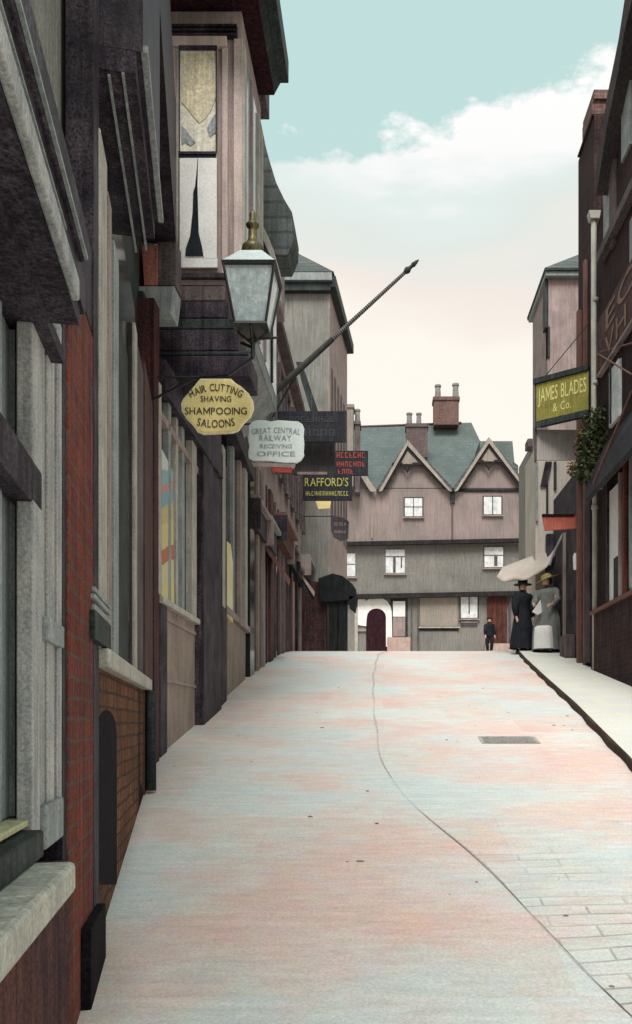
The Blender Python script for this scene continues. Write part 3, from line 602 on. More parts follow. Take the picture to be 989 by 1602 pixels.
# ---- shops running to the crest
E = thing('terrace_building', 'mauve terrace over dark narrow shops on the left, between flagpole and hipped house', 'building', (-2.6, 19, gz(19)))
body(FE, 10.2, mauve, E)
rnd = random.Random(11)
s = 0.05; drb = mat('dull_red_brown', (.17,.075,.06), (.08,.045,.045), .8, 3, .5, 50); cols = [dark, mauved, darkgr, drb, dark, drb, mauve, mauved, glass, palegr, dark, blackcl, tan]
while s < FE.len-.2:
    wd = rnd.choice([.10,.16,.3,.45,.24]); ma = rnd.choice(cols); o = rnd.choice([.005,.02,.035,.06])
    m_ = MB(); FE.gbox(m_, s, min(FE.len, s+wd-.004), 6.2, -.1, o, by='s')
    m_.build('shop_window' if ma is glass else 'shop_post', ma, E); s += wd
rn2 = random.Random(4); s = .15; i_ = 0
while s < FE.len-.6:
    L_ = min(rn2.uniform(1.3, 2.6), FE.len-s); zt_ = 5.55+.045*s+rn2.uniform(-.25, .25); o = rn2.uniform(.10, .34)
    m_ = MB(); FE.sbox(m_, s, s+L_-.06, zt_-.42, zt_, .0, o*.55); fa_ = m_.build('fascia', [fasciam, boardg, drb, darkgr, boardd][i_ % 5], E)
    m_ = MB(); FE.sbox(m_, s-.02, s+L_-.05, zt_+.002, zt_+.07, .0, o); m_.build('fascia_cornice', [mauve, palegr, rod, mauved][i_ % 4], fa_)
    m_ = MB(); FE.sbox(m_, s-.03, s+.06, zt_-.5, zt_+.002, .0, o+.03); m_.build('console', [dark, mauve][i_ % 2], fa_)
    if i_ % 2 == 1:
        m_ = MB(); m_.prism([FE.at(s+.05, .06, zt_-.45), FE.at(s+.05, .42, zt_-.95), FE.at(s+.05, .40, zt_-1.08), FE.at(s+.05, .06, zt_-.55)], tuple(FE.at(L_*.7, 0, 0)-FE.at(0, 0, 0))); m_.build('sun_blind', [rod, blackcl, cloth][(i_//2) % 3], E)
    s += L_; i_ += 1
# upper windows and posts
s = .3
while s < FE.len-.8:
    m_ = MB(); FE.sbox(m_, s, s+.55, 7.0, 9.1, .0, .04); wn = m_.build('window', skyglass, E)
    m_ = MB(); FE.sbox(m_, s-.09, s-.01, 6.9, 9.2, .0, .09); FE.sbox(m_, s+.56, s+.64, 6.9, 9.2, .0, .09); FE.sbox(m_, s-.09, s+.64, 9.2, 9.3, 0, .1); m_.build('frame', mauved, wn)
    m_ = MB(); FE.sbox(m_, s, s+.55, 8.0, 8.05, .04, .06); m_.build('sash_bar', mauve, wn)
    s += 1.25
m_ = MB(); FE.sbox(m_, .05, FE.len-.05, 10.2, 10.3, -.5, .10); m_.build('eaves', mauved, E)
m_ = MB(); m_.prism([FE.at(0,.10,10.301), FE.at(0,-3,12.6), FE.at(0,-6,10.3)], (0, FE.len-.1, 0)); m_.build('roof', slatey, E)
# diagonal dark brace boards
m_ = MB(); m_.prism([P(463,566,18.3), P(472,566,18.3), P(500,650,18.3), P(488,650,18.3)], (0,.08,0)); m_.build('brace', darkgr, E)

# ---- tall hipped house
G = thing('tall_house', 'tall grey house on the left with hipped slate roof and mauve windowed side', 'house', (-2.2, 26.5, gz(26.5)))
FG = Facade((-1.62, 24.5), (-1.28, 28.6))
zt = ZZ(446, 24.5)
m_ = MB(); m_.prism([(-1.62,24.5,gz(24.5)-.3),(-1.28,28.6,gz(24.5)-.3),(-7,28.6,gz(24.5)-.3),(-7,24.5,gz(24.5)-.3)], (0,0,zt-gz(24.5)+.3)); m_.build('wall', greywall, G)
m_ = MB(); FG.sbox(m_, 0, FG.len, gz(28), zt, -.05, .03); fw = m_.build('street_wall', mauve, G)
for s in (.35, 1.0, 1.7, 2.4, 3.1, 3.7):
    m_ = MB(); FG.sbox(m_, s, s+.28, 7.5, 12.2, .0, .05); m_.build('window_strip', mauved, fw)
m_ = MB(); m_.box(-3.5, -1.55, 24.3, 24.52, zt-.25, zt-.02); m_.build('frieze', darkgr, G)
m_ = MB(); m_.box(-3.5, -1.5, 24.2, 24.52, zt, zt+.22); m_.build('cornice', palegr, G)
m_ = MB(); FG.sbox(m_, -.2, FG.len+.15, zt-.15, zt+.16, -.2, .24); m_.build('gutter', darkgr, G)
e = [(-1.45,24.2,zt+.24),(-1.08,28.8,zt+.18),(-6.5,28.8,zt+.2),(-6.5,24.2,zt+.24)]
m_ = MB(); m_.add(e+[(-3.0,25.8,zt+1.85),(-5,26.3,zt+1.9)], [(0,1,4),(1,2,5,4),(2,3,5),(3,0,4,5),(0,3,2,1)]); m_.build('roof', slatey, G)

# ================================================================ HOUSE ACROSS THE HEAD OF THE STREET
H = 40.0
def hx(px): return KX(px)*H
def hz(py): return ZZ(py, H)
J = thing('gabled_house', 'wide plastered house with pointed gables, green slate roof and jettied floors closing the street', 'house', (hx(690), H+2, gz(H)))
gb = hz(1018)-.2
def hb(name, x0, x1, y0, y1, dpt, th, ma, par=None, z=None):
    """box on the front of the house: px limits, distance in front of the wall plane, thickness"""
    m_ = MB(); m_.box(hx(x0), hx(x1), H-dpt, H-dpt+th, hz(y1) if z is None else z, hz(y0)); return m_.build(name, ma, par or J)
hb('ground_floor_wall', 490, 824, 930, 1018, 0, 6, plasterg, z=gb)
m_ = MB(); m_.box(hx(480), hx(822), H-.25, H+6, hz(932), hz(851)); midw = m_.build('middle_floor_wall', plasterg, J)
m_ = MB(); m_.box(hx(480), hx(826), H-.5, H+6, hz(852), hz(768)); upw = m_.build('upper_floor_wall', plaster, J)
def jetty(name, y0, y1, d):
    m_ = MB(); m_.prism([(hx(480),H-d,hz(y0+7)),(hx(828),H-d,hz(y0)),(hx(828),H-d,hz(y1)),(hx(480),H-d,hz(y1+7))], (0,.2,0)); m_.build(name, beam, J)
jetty('jetty_beam', 846, 852, .62); jetty('jetty_beam', 926, 933, .38)
for (x0, xa, x1, ya, ye) in ((592, 637, 706, 697, 768), (708, 762, 824, 693, 768)):
    m_ = MB(); m_.prism([(hx(x0+4),H-.5,hz(ye+1)),(hx(x1-4),H-.5,hz(ye+1)),(hx(xa),H-.5,hz(ya+7))], (0,4.5,0)); gw = m_.build('gable', plaster, J)
    m_ = MB(); m_.prism([(hx(x0-3),H-.75,hz(ye+4)),(hx(xa),H-.75,hz(ya-1)),(hx(xa),H-.75,hz(ya+3)),(hx(x0+2),H-.75,hz(ye+7))], (0,5,0))
    m_.prism([(hx(x1+3),H-.75,hz(ye+4)),(hx(xa),H-.75,hz(ya-1)),(hx(xa),H-.75,hz(ya+3)),(hx(x1-2),H-.75,hz(ye+7))], (0,5,0)); m_.build('gable_roof', slatey, J)
    for sg, xe in ((-1, x0), (1, x1)):
        m_ = MB(); m_.prism([(hx(xe-sg*1),H-.82,hz(ye+8)),(hx(xa),H-.82,hz(ya)),(hx(xa),H-.82,hz(ya+9)),(hx(xe-sg*6),H-.82,hz(ye+7))], (0,.08,0)); m_.build('bargeboard', verge, gw)
        m_ = MB(); m_.prism([(hx(xe-sg*8),H-.76,hz(ye+4)),(hx(xa),H-.76,hz(ya+9)),(hx(xa),H-.76,hz(ya+15)),(hx(xe-sg*13),H-.76,hz(ye+3))], (0,.1,0)); m_.build('inner_verge', beam, gw)
    wv = (x1-x0)*.21
    m_ = MB(); m_.prism([(hx(xa-wv),H-.72,hz(ya+36)),(hx(xa+wv),H-.72,hz(ya+36)),(hx(xa),H-.72,hz(ya+12))], (0,.1,0)); m_.build('gable_panel', plastero, gw)
    m_ = MB(); k = [(xa-wv,ya+35),(xa-wv*.4,ya+34),(xa-2,ya+40),(xa,ya+46),(xa+2,ya+40),(xa+wv*.4,ya+34),(xa+wv,ya+35),(xa+wv,ya+38),(xa+wv*.4,ya+38),(xa+3,ya+45),(xa,ya+51),(xa-3,ya+45),(xa-wv*.4,ya+38),(xa-wv,ya+39)]
    m_.prism([(hx(a),H-.78,hz(b)) for a, b in k], (0,.08,0)); m_.build('collar_scallop', beam, gw)
hb('gable_tie', 712, 822, 770, 774, .56, .1, beam)
hb('valley_hopper', 703, 710, 770, 792, .6, .2, darkgr); hb('valley_downpipe', 705, 707.5, 792, 846, .56, .06, mauved)
# left partly hidden gable
m_ = MB(); m_.prism([(hx(530),H-.5,hz(768)),(hx(584),H-.5,hz(769)),(hx(558),H-.5,hz(728)),(hx(530),H-.5,hz(728))], (0,4,0)); m_.build('gable', plaster, J)
m_ = MB(); m_.prism([(hx(556),H-.8,hz(724)),(hx(590),H-.8,hz(776)),(hx(580),H-.8,hz(776)),(hx(556),H-.8,hz(738))], (0,.1,0)); m_.build('bargeboard', verge, J)
m_ = MB(); m_.box(hx(581), hx(584), H-.55, H-.45, hz(846), hz(772)); m_.build('corner_post', plastero, J)
# main roof
m_ = MB()
m_.add([(hx(500),H-.3,hz(775)),(hx(812),H-.3,hz(772)),(hx(500),H+4.5,ZZ(667,H+4.5)),(hx(738)*1.11,H+4.5,ZZ(661,H+4.5)),(hx(764),H+3.6,ZZ(688,H+3.6)),(hx(500),H+9,hz(775)),(hx(812),H+9,hz(772))],
       [(0,1,4,3,2),(2,3,6,5),(3,4,6),(1,6,4),(0,2,5),(0,5,6,1)]); m_.build('roof', slate, J)
m_ = MB(); m_.prism([(hx(752),H+.4,ZZ(690,H+.4)),(hx(804),H+.4,ZZ(690,H+.4)),(hx(806),H-.2,hz(748)),(hx(752),H-.2,hz(752))], (0,3,0)); m_.build('side_roof', slate, J)
m_ = MB(); m_.prism([(hx(803),H,hz(750)),(hx(811),H,hz(744)),(hx(811),H,hz(728)),(hx(803),H,hz(722))], (0,1,0)); m_.build('eaves_return', slatey, J)
m_ = MB(); m_.tube([P(565,667,H+4.4), P(650,664,H+4.4), P(722,661,H+4.4)], .05); m_.build('ridge', chimbr, J)
def stack(px0, px1, y0, y1, d, ma, pots, capy=4, par=None):
    m_ = MB(); m_.box(KX(px0)*d, KX(px1)*d, d, d+.8, ZZ(y1, d), ZZ(y0, d)); m_.box(KX(px0-1.5)*d, KX(px1+1.5)*d, d-.06, d+.86, ZZ(y0+capy+2, d), ZZ(y0+1, d)); ch = m_.build('chimney', ma, par or J)
    for (pc, ph, r) in pots:
        m_ = MB(); m_.lathe(P(pc, y0, d)+Vector((0,.4,0)), [(r*1.1,0),(r,.1),(r*.85,(ph*d/F)*.85),(r*1.1,(ph*d/F)*.87),(r*1.1,(ph*d/F)),(r*.6,(ph*d/F)+.01)], 10); m_.build('chimney_pot', potm, ch, smooth=False)
stack(679, 718, 620, 664, 43.5, chimbr, [(686,22,.16),(714,24,.17)])
stack(636, 669, 662, 715, 41, mat('mauve_brick', (.19,.13,.125), (.12,.095,.10), .9, 2, .3, 30, .3, brick=('x',.24,.08,(.2,.16,.15),.8)), [(641,20,.14),(656,20,.13)])
stack(541, 553, 632, 760, 38.6, plastero, []); stack(555, 563, 658, 770, 38.8, mauved, [(559,22,.13)])
# windows of the house: white blinds or lace behind the panes
def hwin(x0, x1, y0, y1, d, ma, bars, par, fm=beam, fw=1.6, name='window'):
    f = hb('window', x0-fw, x1+fw, y0-fw, y1+fw*1.2, d+.03, .1, fm, par)
    hb('pane', x0, x1, y0, y1, d+.045, .05, ma, f)
    for a, b, c, e_ in bars: hb('glazing_bar', a, b, c, e_, d+.06, .04, fm if (b-a) < 2 and (e_-c) > 10 else mauved, f)
    hb('sill', x0-3, x1+3, y1+1.6, y1+3.4, d+.12, .2, mauve, f)
    return f
hwin(633,660,784,812,.5,curtain,[(646,647,784,812),(633,660,797,798)], upw)
hwin(755,782,782,809,.5,curtain,[(768,769.3,782,809)], upw)
f = hwin(604,633,862,898,.25,curtain,[(603.9,633.1,872,873.5)], midw, palegr, 1)
hb('curtain_gap', 615, 619, 874, 897, .32, .03, mauved, f); hb('curtain_gap', 627, 629, 874, 890, .32, .03, mauved, f)
f = hwin(757,786,858,889,.25,curtain,[(757,786,870,871.2)], midw, mauved, 1.5)
hb('curtain_gap', 772, 777, 872, 887, .32, .03, mauved, f)
hwin(532,556,868,903,.25,curtain,[(532,556,884,885)], midw, palegr, 1)
f = hwin(721,747,931,967,0,curtain,[(733,735,931,960)], J, beam, 1.8); hb('curtain_gap', 721, 747, 967, 979, .07, .04, boardg, f)
for k in (968, 973): hb('window_bar', 721, 747, k, k+1.3, .09, .03, mauve, f)
f = hb('half_glazed_door', 611, 638, 937, 998, .06, .1, darkgr); hb('curtain', 615, 634, 941, 965, .08, .05, whitep, f); hb('door_panel', 615, 634, 966, 996, .08, .05, mauve, f)
# white arch round the dark doorway
c = 589; arc = [(c-21+0,1018)]
mk = MB(); top = 957
outer = [(560,938),(572,938)]+[(c+24*math.cos(math.pi*(1-i/8)), 958-24*math.sin(math.pi*i/8)) for i in range(2, 9)]+[(614,1012),(604,1012)]+[(c+15*math.cos(math.pi*i/8), 966-14*math.sin(math.pi*i/8)) for i in range(0, 9)]+[(573,980),(560,978)]
mk.prism([(hx(a),H-.07,hz(b)) for a, b in outer], (0,.12,0)); mk.build('arch_surround', whitep, J)
dk = [(573,1019),(573,968)]+[(c+15*math.cos(math.pi*(1-i/8)), 966-14*math.sin(math.pi*i/8)) for i in range(1, 8)]+[(605,968),(605,1019)]
mk = MB(); mk.prism([(hx(a),H-.04,hz(b)) for a, b in dk], (0,.1,0)); mk.build('doorway', maroon, J)
hb('door_step', 606, 642, 998, 1018, .35, .4, mat('pink_step', (.52,.38,.33), None, .9, 3, .15, 30), z=gb)
hb('blocked_window', 657, 716, 934, 980, .05, .1, plastero); hb('ledge', 655, 719, 981, 983, .16, .2, cream); hb('painted_ledge_shadow', 657, 717, 983.5, 986.5, .08, .1, beam)  # the black strip below the ledge is its shadow put in as colour
hb('lower_panel', 657, 716, 988, 1018, .04, .1, plasterg, z=gb)
for x in (643, 653): hb('post', x, x+2, 933, 1018, .1, .12, mauved, z=gb)
dr = [(762,1016),(762,938)]+[(777.5+15.5*math.cos(math.pi*(1-i/6)), 938-10*math.sin(math.pi*i/6)) for i in range(1, 6)]+[(793,938),(793,1016)]
mk = MB(); mk.prism([(hx(a),H-.08,hz(b)) for a, b in dr], (0,.12,0)); dd_ = mk.build('arched_door', brown, J)
hb('door_board', 769, 770, 945, 1008, .10, .04, beam, dd_); hb('door_board', 777, 778, 935, 1008, .10, .04, beam, dd_); hb('door_board', 785, 786, 945, 1008, .10, .04, beam, dd_)
hb('doorstep', 758, 800, 1008, 1018, .45, .5, mat('pink_step', (0,0,0)), z=gb)
hb('corner_pilaster', 555, 560, 950, 1018, .09, .12, cream, z=gb); hb('low_wall_rail', 560, 573, 984, 988, .09, .1, plastero)
hb('side_pipe', 796, 799, 935, 1010, .1, .1, mauved)

# small neighbour right of the gabled house, and its chimney
K = thing('back_building', 'narrow grey building with a stubby chimney glimpsed between gabled house and right terrace', 'building', (KX(840)*30, 30, gz(30)))
m_ = MB(); m_.box(KX(833)*30, KX(833)*30+4, 30, 33, gz(30)-.3, ZZ(692, 30)); m_.build('wall', plasterg, K)
m_ = MB(); m_.box(KX(826)*29.8, KX(836)*29.8, 29.8, 30.4, ZZ(698, 29.8), ZZ(686, 29.8)); m_.build('parapet_end', mauved, K)
m_ = MB(); m_.box(KX(834.5)*29.9, KX(837)*29.9, 29.8, 29.95, ZZ(860, 29.9), ZZ(700, 29.9)); m_.build('downpipe', iron, K)
m_ = MB(); m_.box(KX(820)*34, KX(836)*34, 34, 35, gz(34), ZZ(828, 34)); m_.box(KX(818)*34, KX(834)*34, 33.9, 35.1, ZZ(832, 34), ZZ(824, 34)); m_.build('outhouse', palegr, K)

# ================================================================ RIGHT SIDE OF THE STREET
XR = 3.65
FR = Facade((XR, 9.0), (XR, 14.4))
def FRc(y): return y-3.0
R1 = thing('brick_shop', 'dark sooty brick shop on the right edge with tall cream downpipe and steep roof verge', 'building', (XR+.6, 12.5, gz(12.5)))
body(FR, 9.6, darkbr, R1, o=0)
# verge rising out of the picture
pr = [(989+60,-330),(975,0),(966,60),(957,105),(948,150),(938,215),(931,262)]
q = []
for px, py in pr:
    Yv = 3.4/KX(px); q.append((Yv, ZZ(py, Yv)))
m_ = MB(); m_.prism([(3.42, a, b) for a, b in q]+[(3.42, a, b-.45) for a, b in q[::-1]], (1.2, 0, 0)); m_.build('roof_verge', mat('dark_roof_boards', (.085,.07,.07), (.05,.043,.048), .9, 3, .4, 50), R1)
m_ = MB(); m_.prism([(XR, a, b-.2) for a, b in q]+[(XR, 14.35, q[-1][1]-.5), (XR, 14.35, 9.602), (XR, q[0][0], 9.602)], (2, 0, 0)); m_.build('gable_wall', darkbr, R1)
m_ = MB(); FR.box(m_, 934, 989, 9.2, 9.35, 0, .12); m_.build('string_course', mauved, R1)
def rw(x0, x1, y0, y1, ma, o, name, par=None, o0=-.05):
    m_ = MB(); c = (x0+x1)/2; m_.sbox = None
    FR.box(m_, x1, x0, FR.Z(c, y1, o), FR.Z(c, y0, o), o0, o); return m_.build(name, ma, par or R1)
f = rw(944, 957, 250, 378, palegr, .04, 'window'); rw(953, 959, 255, 385, mauved, .06, 'shutter', f)
f = rw(972, 985, 140, 240, palegr, .04, 'window'); 
f = rw(985, 996, 335, 450, palegr, .03, 'window')
f = rw(953, 968, 572, 660, curtain, .05, 'window'); rw(953.5, 955, 570, 662, dark, .07, 'frame', f)
f = rw(948, 968, 765, 952, whitep, .05, 'shop_window'); rw(960, 966, 872, 952, darkgr, .06, 'blind_gap', f); rw(967, 969, 740, 955, mauve, .09, 'frame', f); rw(948, 949.5, 740, 955, dark, .09, 'frame', f)
f = rw(970, 989, 700, 930, glass, .03, 'shop_window'); rw(984, 985.5, 690, 920, palegr, .07, 'mullion', f); rw(974, 977, 690, 930, redbr, .07, 'pier', f)
m_ = MB(); FR.gbox(m_, .01, 5.2, 3.42, 0, .1, by='s'); m_.build('stall_riser', darkbr, R1)
m_ = MB(); FR.sbox(m_, .01, 5.15, 3.42, 3.48, 0, .14); m_.build('sill', rod, R1)
yp = 14.05; xp = KX(931)*yp
m_ = MB(); m_.tube([(xp, yp, gz(yp)+.1), (xp, yp, ZZ(740, yp)), (xp-.02, yp, ZZ(730, yp)), (xp-.02, yp, ZZ(345, yp))], .045, 10)
for zc_ in (5.2, 7.3, 8.7): m_.tube([(xp, yp, zc_), (xp, yp, zc_+.07)], .06, 10)
m_.build('downpipe', pipew, R1, smooth=True)
m_ = MB(); m_.prism([(xp-.09,yp-.08,ZZ(345,yp)),(xp+.06,yp-.08,ZZ(345,yp)),(xp+.08,yp-.08,ZZ(333,yp)),(xp-.12,yp-.08,ZZ(333,yp))], (0,.16,0)); m_.build('hopper_head', pipew, R1)
# neighbouring taller brick house with chimney stacks
R2 = thing('brick_house', 'narrow red-brown brick house with a tall end chimney, behind the cream downpipe', 'house', (XR+.5, 15, gz(15)))
m_ = MB(); m_.box(3.66, 8, 14.41, 15.6, gz(14.4)-.2, ZZ(252, 15.6)); m_.build('wall', darkbrx, R2)
m_ = MB(); m_.box(3.62, 5, 14.42, 15.5, ZZ(252, 15.6), ZZ(238, 15.4)); m_.build('parapet', darkbrx, R2)
m_ = MB(); m_.box(KX(924)*14.7, KX(950)*14.7, 14.6, 15.3, ZZ(262, 14.7), ZZ(163, 14.7)); m_.box(KX(926)*14.7, KX(950)*14.7, 14.55, 15.35, ZZ(163.5, 14.7), ZZ(150, 14.7)); m_.build('chimney', chimbr, R2)
m_ = MB(); m_.box(3.60, 3.66, 14.9, 15.0, gz(15), 9.9); m_.box(3.58, 3.66, 15.3, 15.42, gz(15), 9.2); m_.build('downpipe', rod, R2)
m_ = MB(); m_.box(3.60, 3.66, 14.5, 14.85, gz(15)+.1, ZZ(700, 14.6)); m_.build('door_recess', dark, R2)
# grey house beyond
R3 = thing('grey_house', 'grey rendered house with a hipped roof beyond the yellow signboard on the right', 'house', (4.6, 21, gz(21)))
y3 = 20.0; zt = ZZ(436, y3)
m_ = MB(); m_.box(KX(857)*y3, 9, y3, 22, ZZ(700, y3), zt); m_.build('upper_wall', mauve, R3)
m_ = MB(); m_.box(KX(858)*y3, 9, y3, 21.8, gz(y3), ZZ(700, y3)-.002); lw = m_.build('lower_wall', whitep, R3)
m_ = MB(); m_.box(KX(852)*y3, 6, y3-.15, 22.2, zt+.002, zt+.10); m_.build('cornice', palegr, R3)
m_ = MB(); m_.box(KX(851)*y3, 6, y3-.2, 22.3, zt+.102, zt+.16); m_.build('eaves', darkgr, R3)
m_ = MB(); a = KX(850)*y3; m_.add([(a,y3-.2,zt+.16),(7,y3-.2,zt+.16),(7,22.3,zt+.16),(a,22.3,zt+.16),(5.2,21,zt+1.25),(6.2,21,zt+1.25)], [(0,1,5,4),(1,2,5),(2,3,4,5),(3,0,4),(3,2,1,0)]); m_.build('roof', slatey, R3)
m_ = MB(); m_.box(KX(853)*y3, KX(858)*y3, y3+.0, y3+.3, ZZ(512, y3), zt-.02); m_.box(KX(857)*y3, KX(860)*y3, y3-.05, y3+.2, ZZ(560, y3), ZZ(512, y3)); m_.build('corner_gutter', darkgr, R3)
# white rendered house below it
R4 = thing('white_house', 'low white rendered house with dark slit windows under the grey boards on the right', 'house', (4.3, 18.6, gz(18.6)))
y4 = 18.6; a = KX(838)*y4
m_ = MB(); m_.box(a, 8, y4, 19.95, gz(y4)-.2, ZZ(700, y4)); lw = m_.build('wall', mat('cream_render', (.66,.58,.50), (.54,.49,.43), .9, 2, .15, 40), R4)
def r4(x0, x1, y0, y1, ma, d, name, sl=0):
    m_ = MB(); m_.prism([P(x0,y1,y4-d), P(x1,y1,y4-d), P(x1+sl,y0,y4-d), P(x0+sl,y0,y4-d)], (0,d,0)); m_.build(name, ma, R4)
r4(846, 856, 722, 760, dark, .06, 'window', 8); r4(867, 871, 722, 766, darkgr, .05, 'window'); r4(855, 858, 755, 806, darkgr, .05, 'window'); r4(877, 880, 780, 806, dark, .05, 'window'); r4(839, 842, 722, 815, palegr, .07, 'downpipe')
m_ = MB(); m_.box(KX(856)*18.4, 6, 18.4, 18.58, gz(18.4), ZZ(835, 18.4)); m_.build('shop_opening', dark, R4)
m_ = MB(); m_.box(KX(884)*17.2, 5, 15.65, 18.35, gz(16), ZZ(760, 17.2)); m_.build('dark_shopfront', dark, R4)
m_ = MB(); m_.box(KX(882)*17.2-.02, KX(882)*17.2+.03, 17.1, 17.2, gz(17)+.1, ZZ(835, 17.2)); m_.build('door_post', mauve, R4)

# ================================================================ SIGNS, LANTERN, POLE
Ux, Vz, Ny = Vector((1,0,0)), Vector((0,0,1)), Vector((0,-1,0))
def board(px0, px1, y0, y1, d, th, ma, par, name='board', bevel=.004, shape=None):
    pts = shape or [(px0,y1),(px1,y1),(px1,y0),(px0,y0)]
    m_ = MB(); m_.prism([P(a, b, d) for a, b in pts], (0, th, 0)); return m_.build(name, ma, par, bevel=bevel)
def bracket(px, y, d, xw, par, r=.012):
    p = P(px, y, d)+Vector((0,.03,0)); m_ = MB(); m_.tube([(xw, p.y, p.z), (p.x, p.y, p.z)], r)
    m_.tube([(xw, p.y, p.z-.28), ((xw+p.x)/2, p.y, p.z-.03)], r*.7); return m_.build('bracket', iron, par)
# yellow barber's board
d = 7.3; S = thing('hanging_sign', "yellow scalloped barber's sign reading hair cutting, shaving, shampooing saloons", 'sign', P(339,636,d))
c = (339, 635); hw, hh = 56, 43
sh = [(c[0]-26,c[1]-hh),(c[0]+22,c[1]-hh),(c[0]+30,c[1]-36),(c[0]+38,c[1]-31),(c[0]+50,c[1]-20),(c[0]+57,c[1]-8),(c[0]+58,c[1]+4),(c[0]+53,c[1]+16),(c[0]+41,c[1]+28),(c[0]+34,c[1]+38),(c[0]+24,c[1]+42),(c[0]-22,c[1]+44),(c[0]-31,c[1]+40),(c[0]-37,c[1]+31),(c[0]-48,c[1]+20),(c[0]-55,c[1]+8),(c[0]-56,c[1]-4),(c[0]-52,c[1]-12),(c[0]-42,c[1]-24),(c[0]-35,c[1]-32)]
b = board(0,0,0,0,d,.035,yelrim,S,'board',.006,sh)
sh2 = [((a-c[0])*.93+c[0], (y-c[1])*.93+c[1]) for a, y in sh]
board(0,0,0,0,d-.004,.01,yellow,S,'face',0,sh2)
k = d/F
lettering('HAIR CUTTING', P(338,606,d-.006), Ux, Vz, Ny, 84*k, 11.5*k, inkd, S, arc=1.1)
lettering('SHAVING', P(338,624,d-.006), Ux, Vz, Ny, 48*k, 9*k, inkd, S)
lettering('SHAMPOOING', P(338,643,d-.006), Ux, Vz, Ny, 97*k, 11*k, inkd, S)
lettering('SALOONS', P(338,663,d-.006), Ux, Vz, Ny, 58*k, 12*k, inkd, S, arc=-.45)
bracket(330, 588, d, -2.1, S)
# white railway office board
d = 10.2; S = thing('hanging_sign', 'pale blue-white rounded board with faded lettering reading great central railway', 'sign', P(432,690,d))
sh = [(389,666),(394,660),(402,657),(414,657),(424,659),(436,657),(450,658),(466,659),(473,663),(476,670),(475,682),(476,695),(475,706),(476,712),(471,720),(464,724),(445,724),(420,721),(396,721),(389,717),(388,708),(390,698),(388,688),(389,676)]
board(0,0,0,0,d,.04,white2,S,'board',.006,sh); k = d/F
lettering('GREAT CENTRAL', P(432,673,d-.003), Ux, Vz, Ny, 76*k, 8.5*k, inkg, S, arc=.3)
lettering('RAILWAY', P(431,685,d-.003), Ux, Vz, Ny, 50*k, 9*k, inkg, S)
lettering('RECEIVING', P(432,698,d-.003), Ux, Vz, Ny, 50*k, 6.5*k, inkg, S)
lettering('OFFICE', P(432,710,d-.003), Ux, Vz, Ny, 60*k, 7.5*k, inkg, S)
m_ = MB(); m_.prism([P(393,723,d), P(462,726,d), P(460,732,d), P(396,729,d)], (0,.04,0)); m_.build('bottom_rail', mauve, S)
m_ = MB(); m_.prism([P(425,731,d), P(458,733,d), P(455,739,d), P(427,738,d)], (0,.04,0)); m_.build('red_tailboard', inkr, S)
bracket(392, 662, d, -2.2, S)
# big dark board
d = 17.5; S = thing('hanging_sign', 'large near-black board with illegible faint lettering high on the left, behind the white sign', 'sign', P(485,665,d))
board(400,541,643,691,d,.06,boardd,S); k = d/F
strokes(P(470,656,d-.003), Ux, Vz, Ny, 110*k, 9*k, 12, mat('barely_visible_lettering', (.075,.07,.08), None, .7, 8, .3, 40, 0), S, 3)
strokes(P(470,677,d-.003), Ux, Vz, Ny, 110*k, 11*k, 9, MC['barely_visible_lettering'], S, 4)
m_ = MB(); m_.box(-2.35, KX(405)*d, d, d+.05, ZZ(660, d), ZZ(655, d)); m_.build('bracket', iron, S)
d = 17.9; S = thing('hanging_sign', 'plain slate-grey board directly under the large near-black board', 'sign', P(485,715,d))
board(430,524,692,741,d,.05,boardg,S,'board'); board(465,512,738,742,d-.01,.03,mauve,S,'bottom_rail'); 
# yellow lettered shop board
d = 20.5; S = thing('hanging_sign', "small black board with yellow letters reading Rafford's", 'sign', P(512,762,d)); k = d/F
board(474,551,741,783,d,.05,boardd,S)
lettering("RAFFORD'S", P(511,754,d-.003), Ux, Vz, Ny, 68*k, 13*k, inky, S)
strokes(P(512,772,d-.003), Ux, Vz, Ny, 68*k, 7*k, 15, inky, S, 8)
m_ = MB(); m_.tube([(-2.3,d+.03,ZZ(742,d)), (KX(500)*d,d+.03,ZZ(741,d))], .02); m_.build('bracket', iron, S)
m_ = MB(); m_.prism([P(494,784,d), P(518,784,d), P(516,795,d), P(498,796,d)], (0,.04,0)); m_.build('drop_plaque', yellow, S)
# red lettered board
d = 22; S = thing('hanging_sign', 'dark board with three rows of red lettering at the far end of the left signs', 'sign', P(549,724,d)); k = d/F
board(522,576,705,744,d,.05,boardd,S)
strokes(P(549,712,d-.003), Ux, Vz, Ny, 46*k, 9*k, 7, inkr, S, 21); strokes(P(549,726,d-.003), Ux, Vz, Ny, 46*k, 8*k, 7, inkr, S, 22); strokes(P(541,738,d-.003), Ux, Vz, Ny, 26*k, 8*k, 4, inkr, S, 23)
m_ = MB(); m_.tube([(-2.3,d+.03,ZZ(706,d)), (KX(530)*d,d+.03,ZZ(706,d))], .02); m_.build('bracket', iron, S)
# small board
d = 23; S = thing('hanging_sign', 'little dark grey pennant-shaped sign below the yellow lettered board', 'sign', P(532,824,d)); k = d/F
board(0,0,0,0,d,.05,boardg,S,'board',.004,[(518,806),(538,810),(546,816),(545,842),(533,846),(522,840),(518,830)])
strokes(P(532,820,d-.003), Ux, Vz, Ny, 20*k, 5*k, 5, mauve, S, 31); strokes(P(532,832,d-.003), Ux, Vz, Ny, 18*k, 4*k, 5, mauve, S, 32)
m_ = MB(); m_.tube([(-2.3,d+.03,ZZ(807,d)), (KX(522)*d,d+.03,ZZ(807,d))], .02); m_.build('bracket', iron, S)
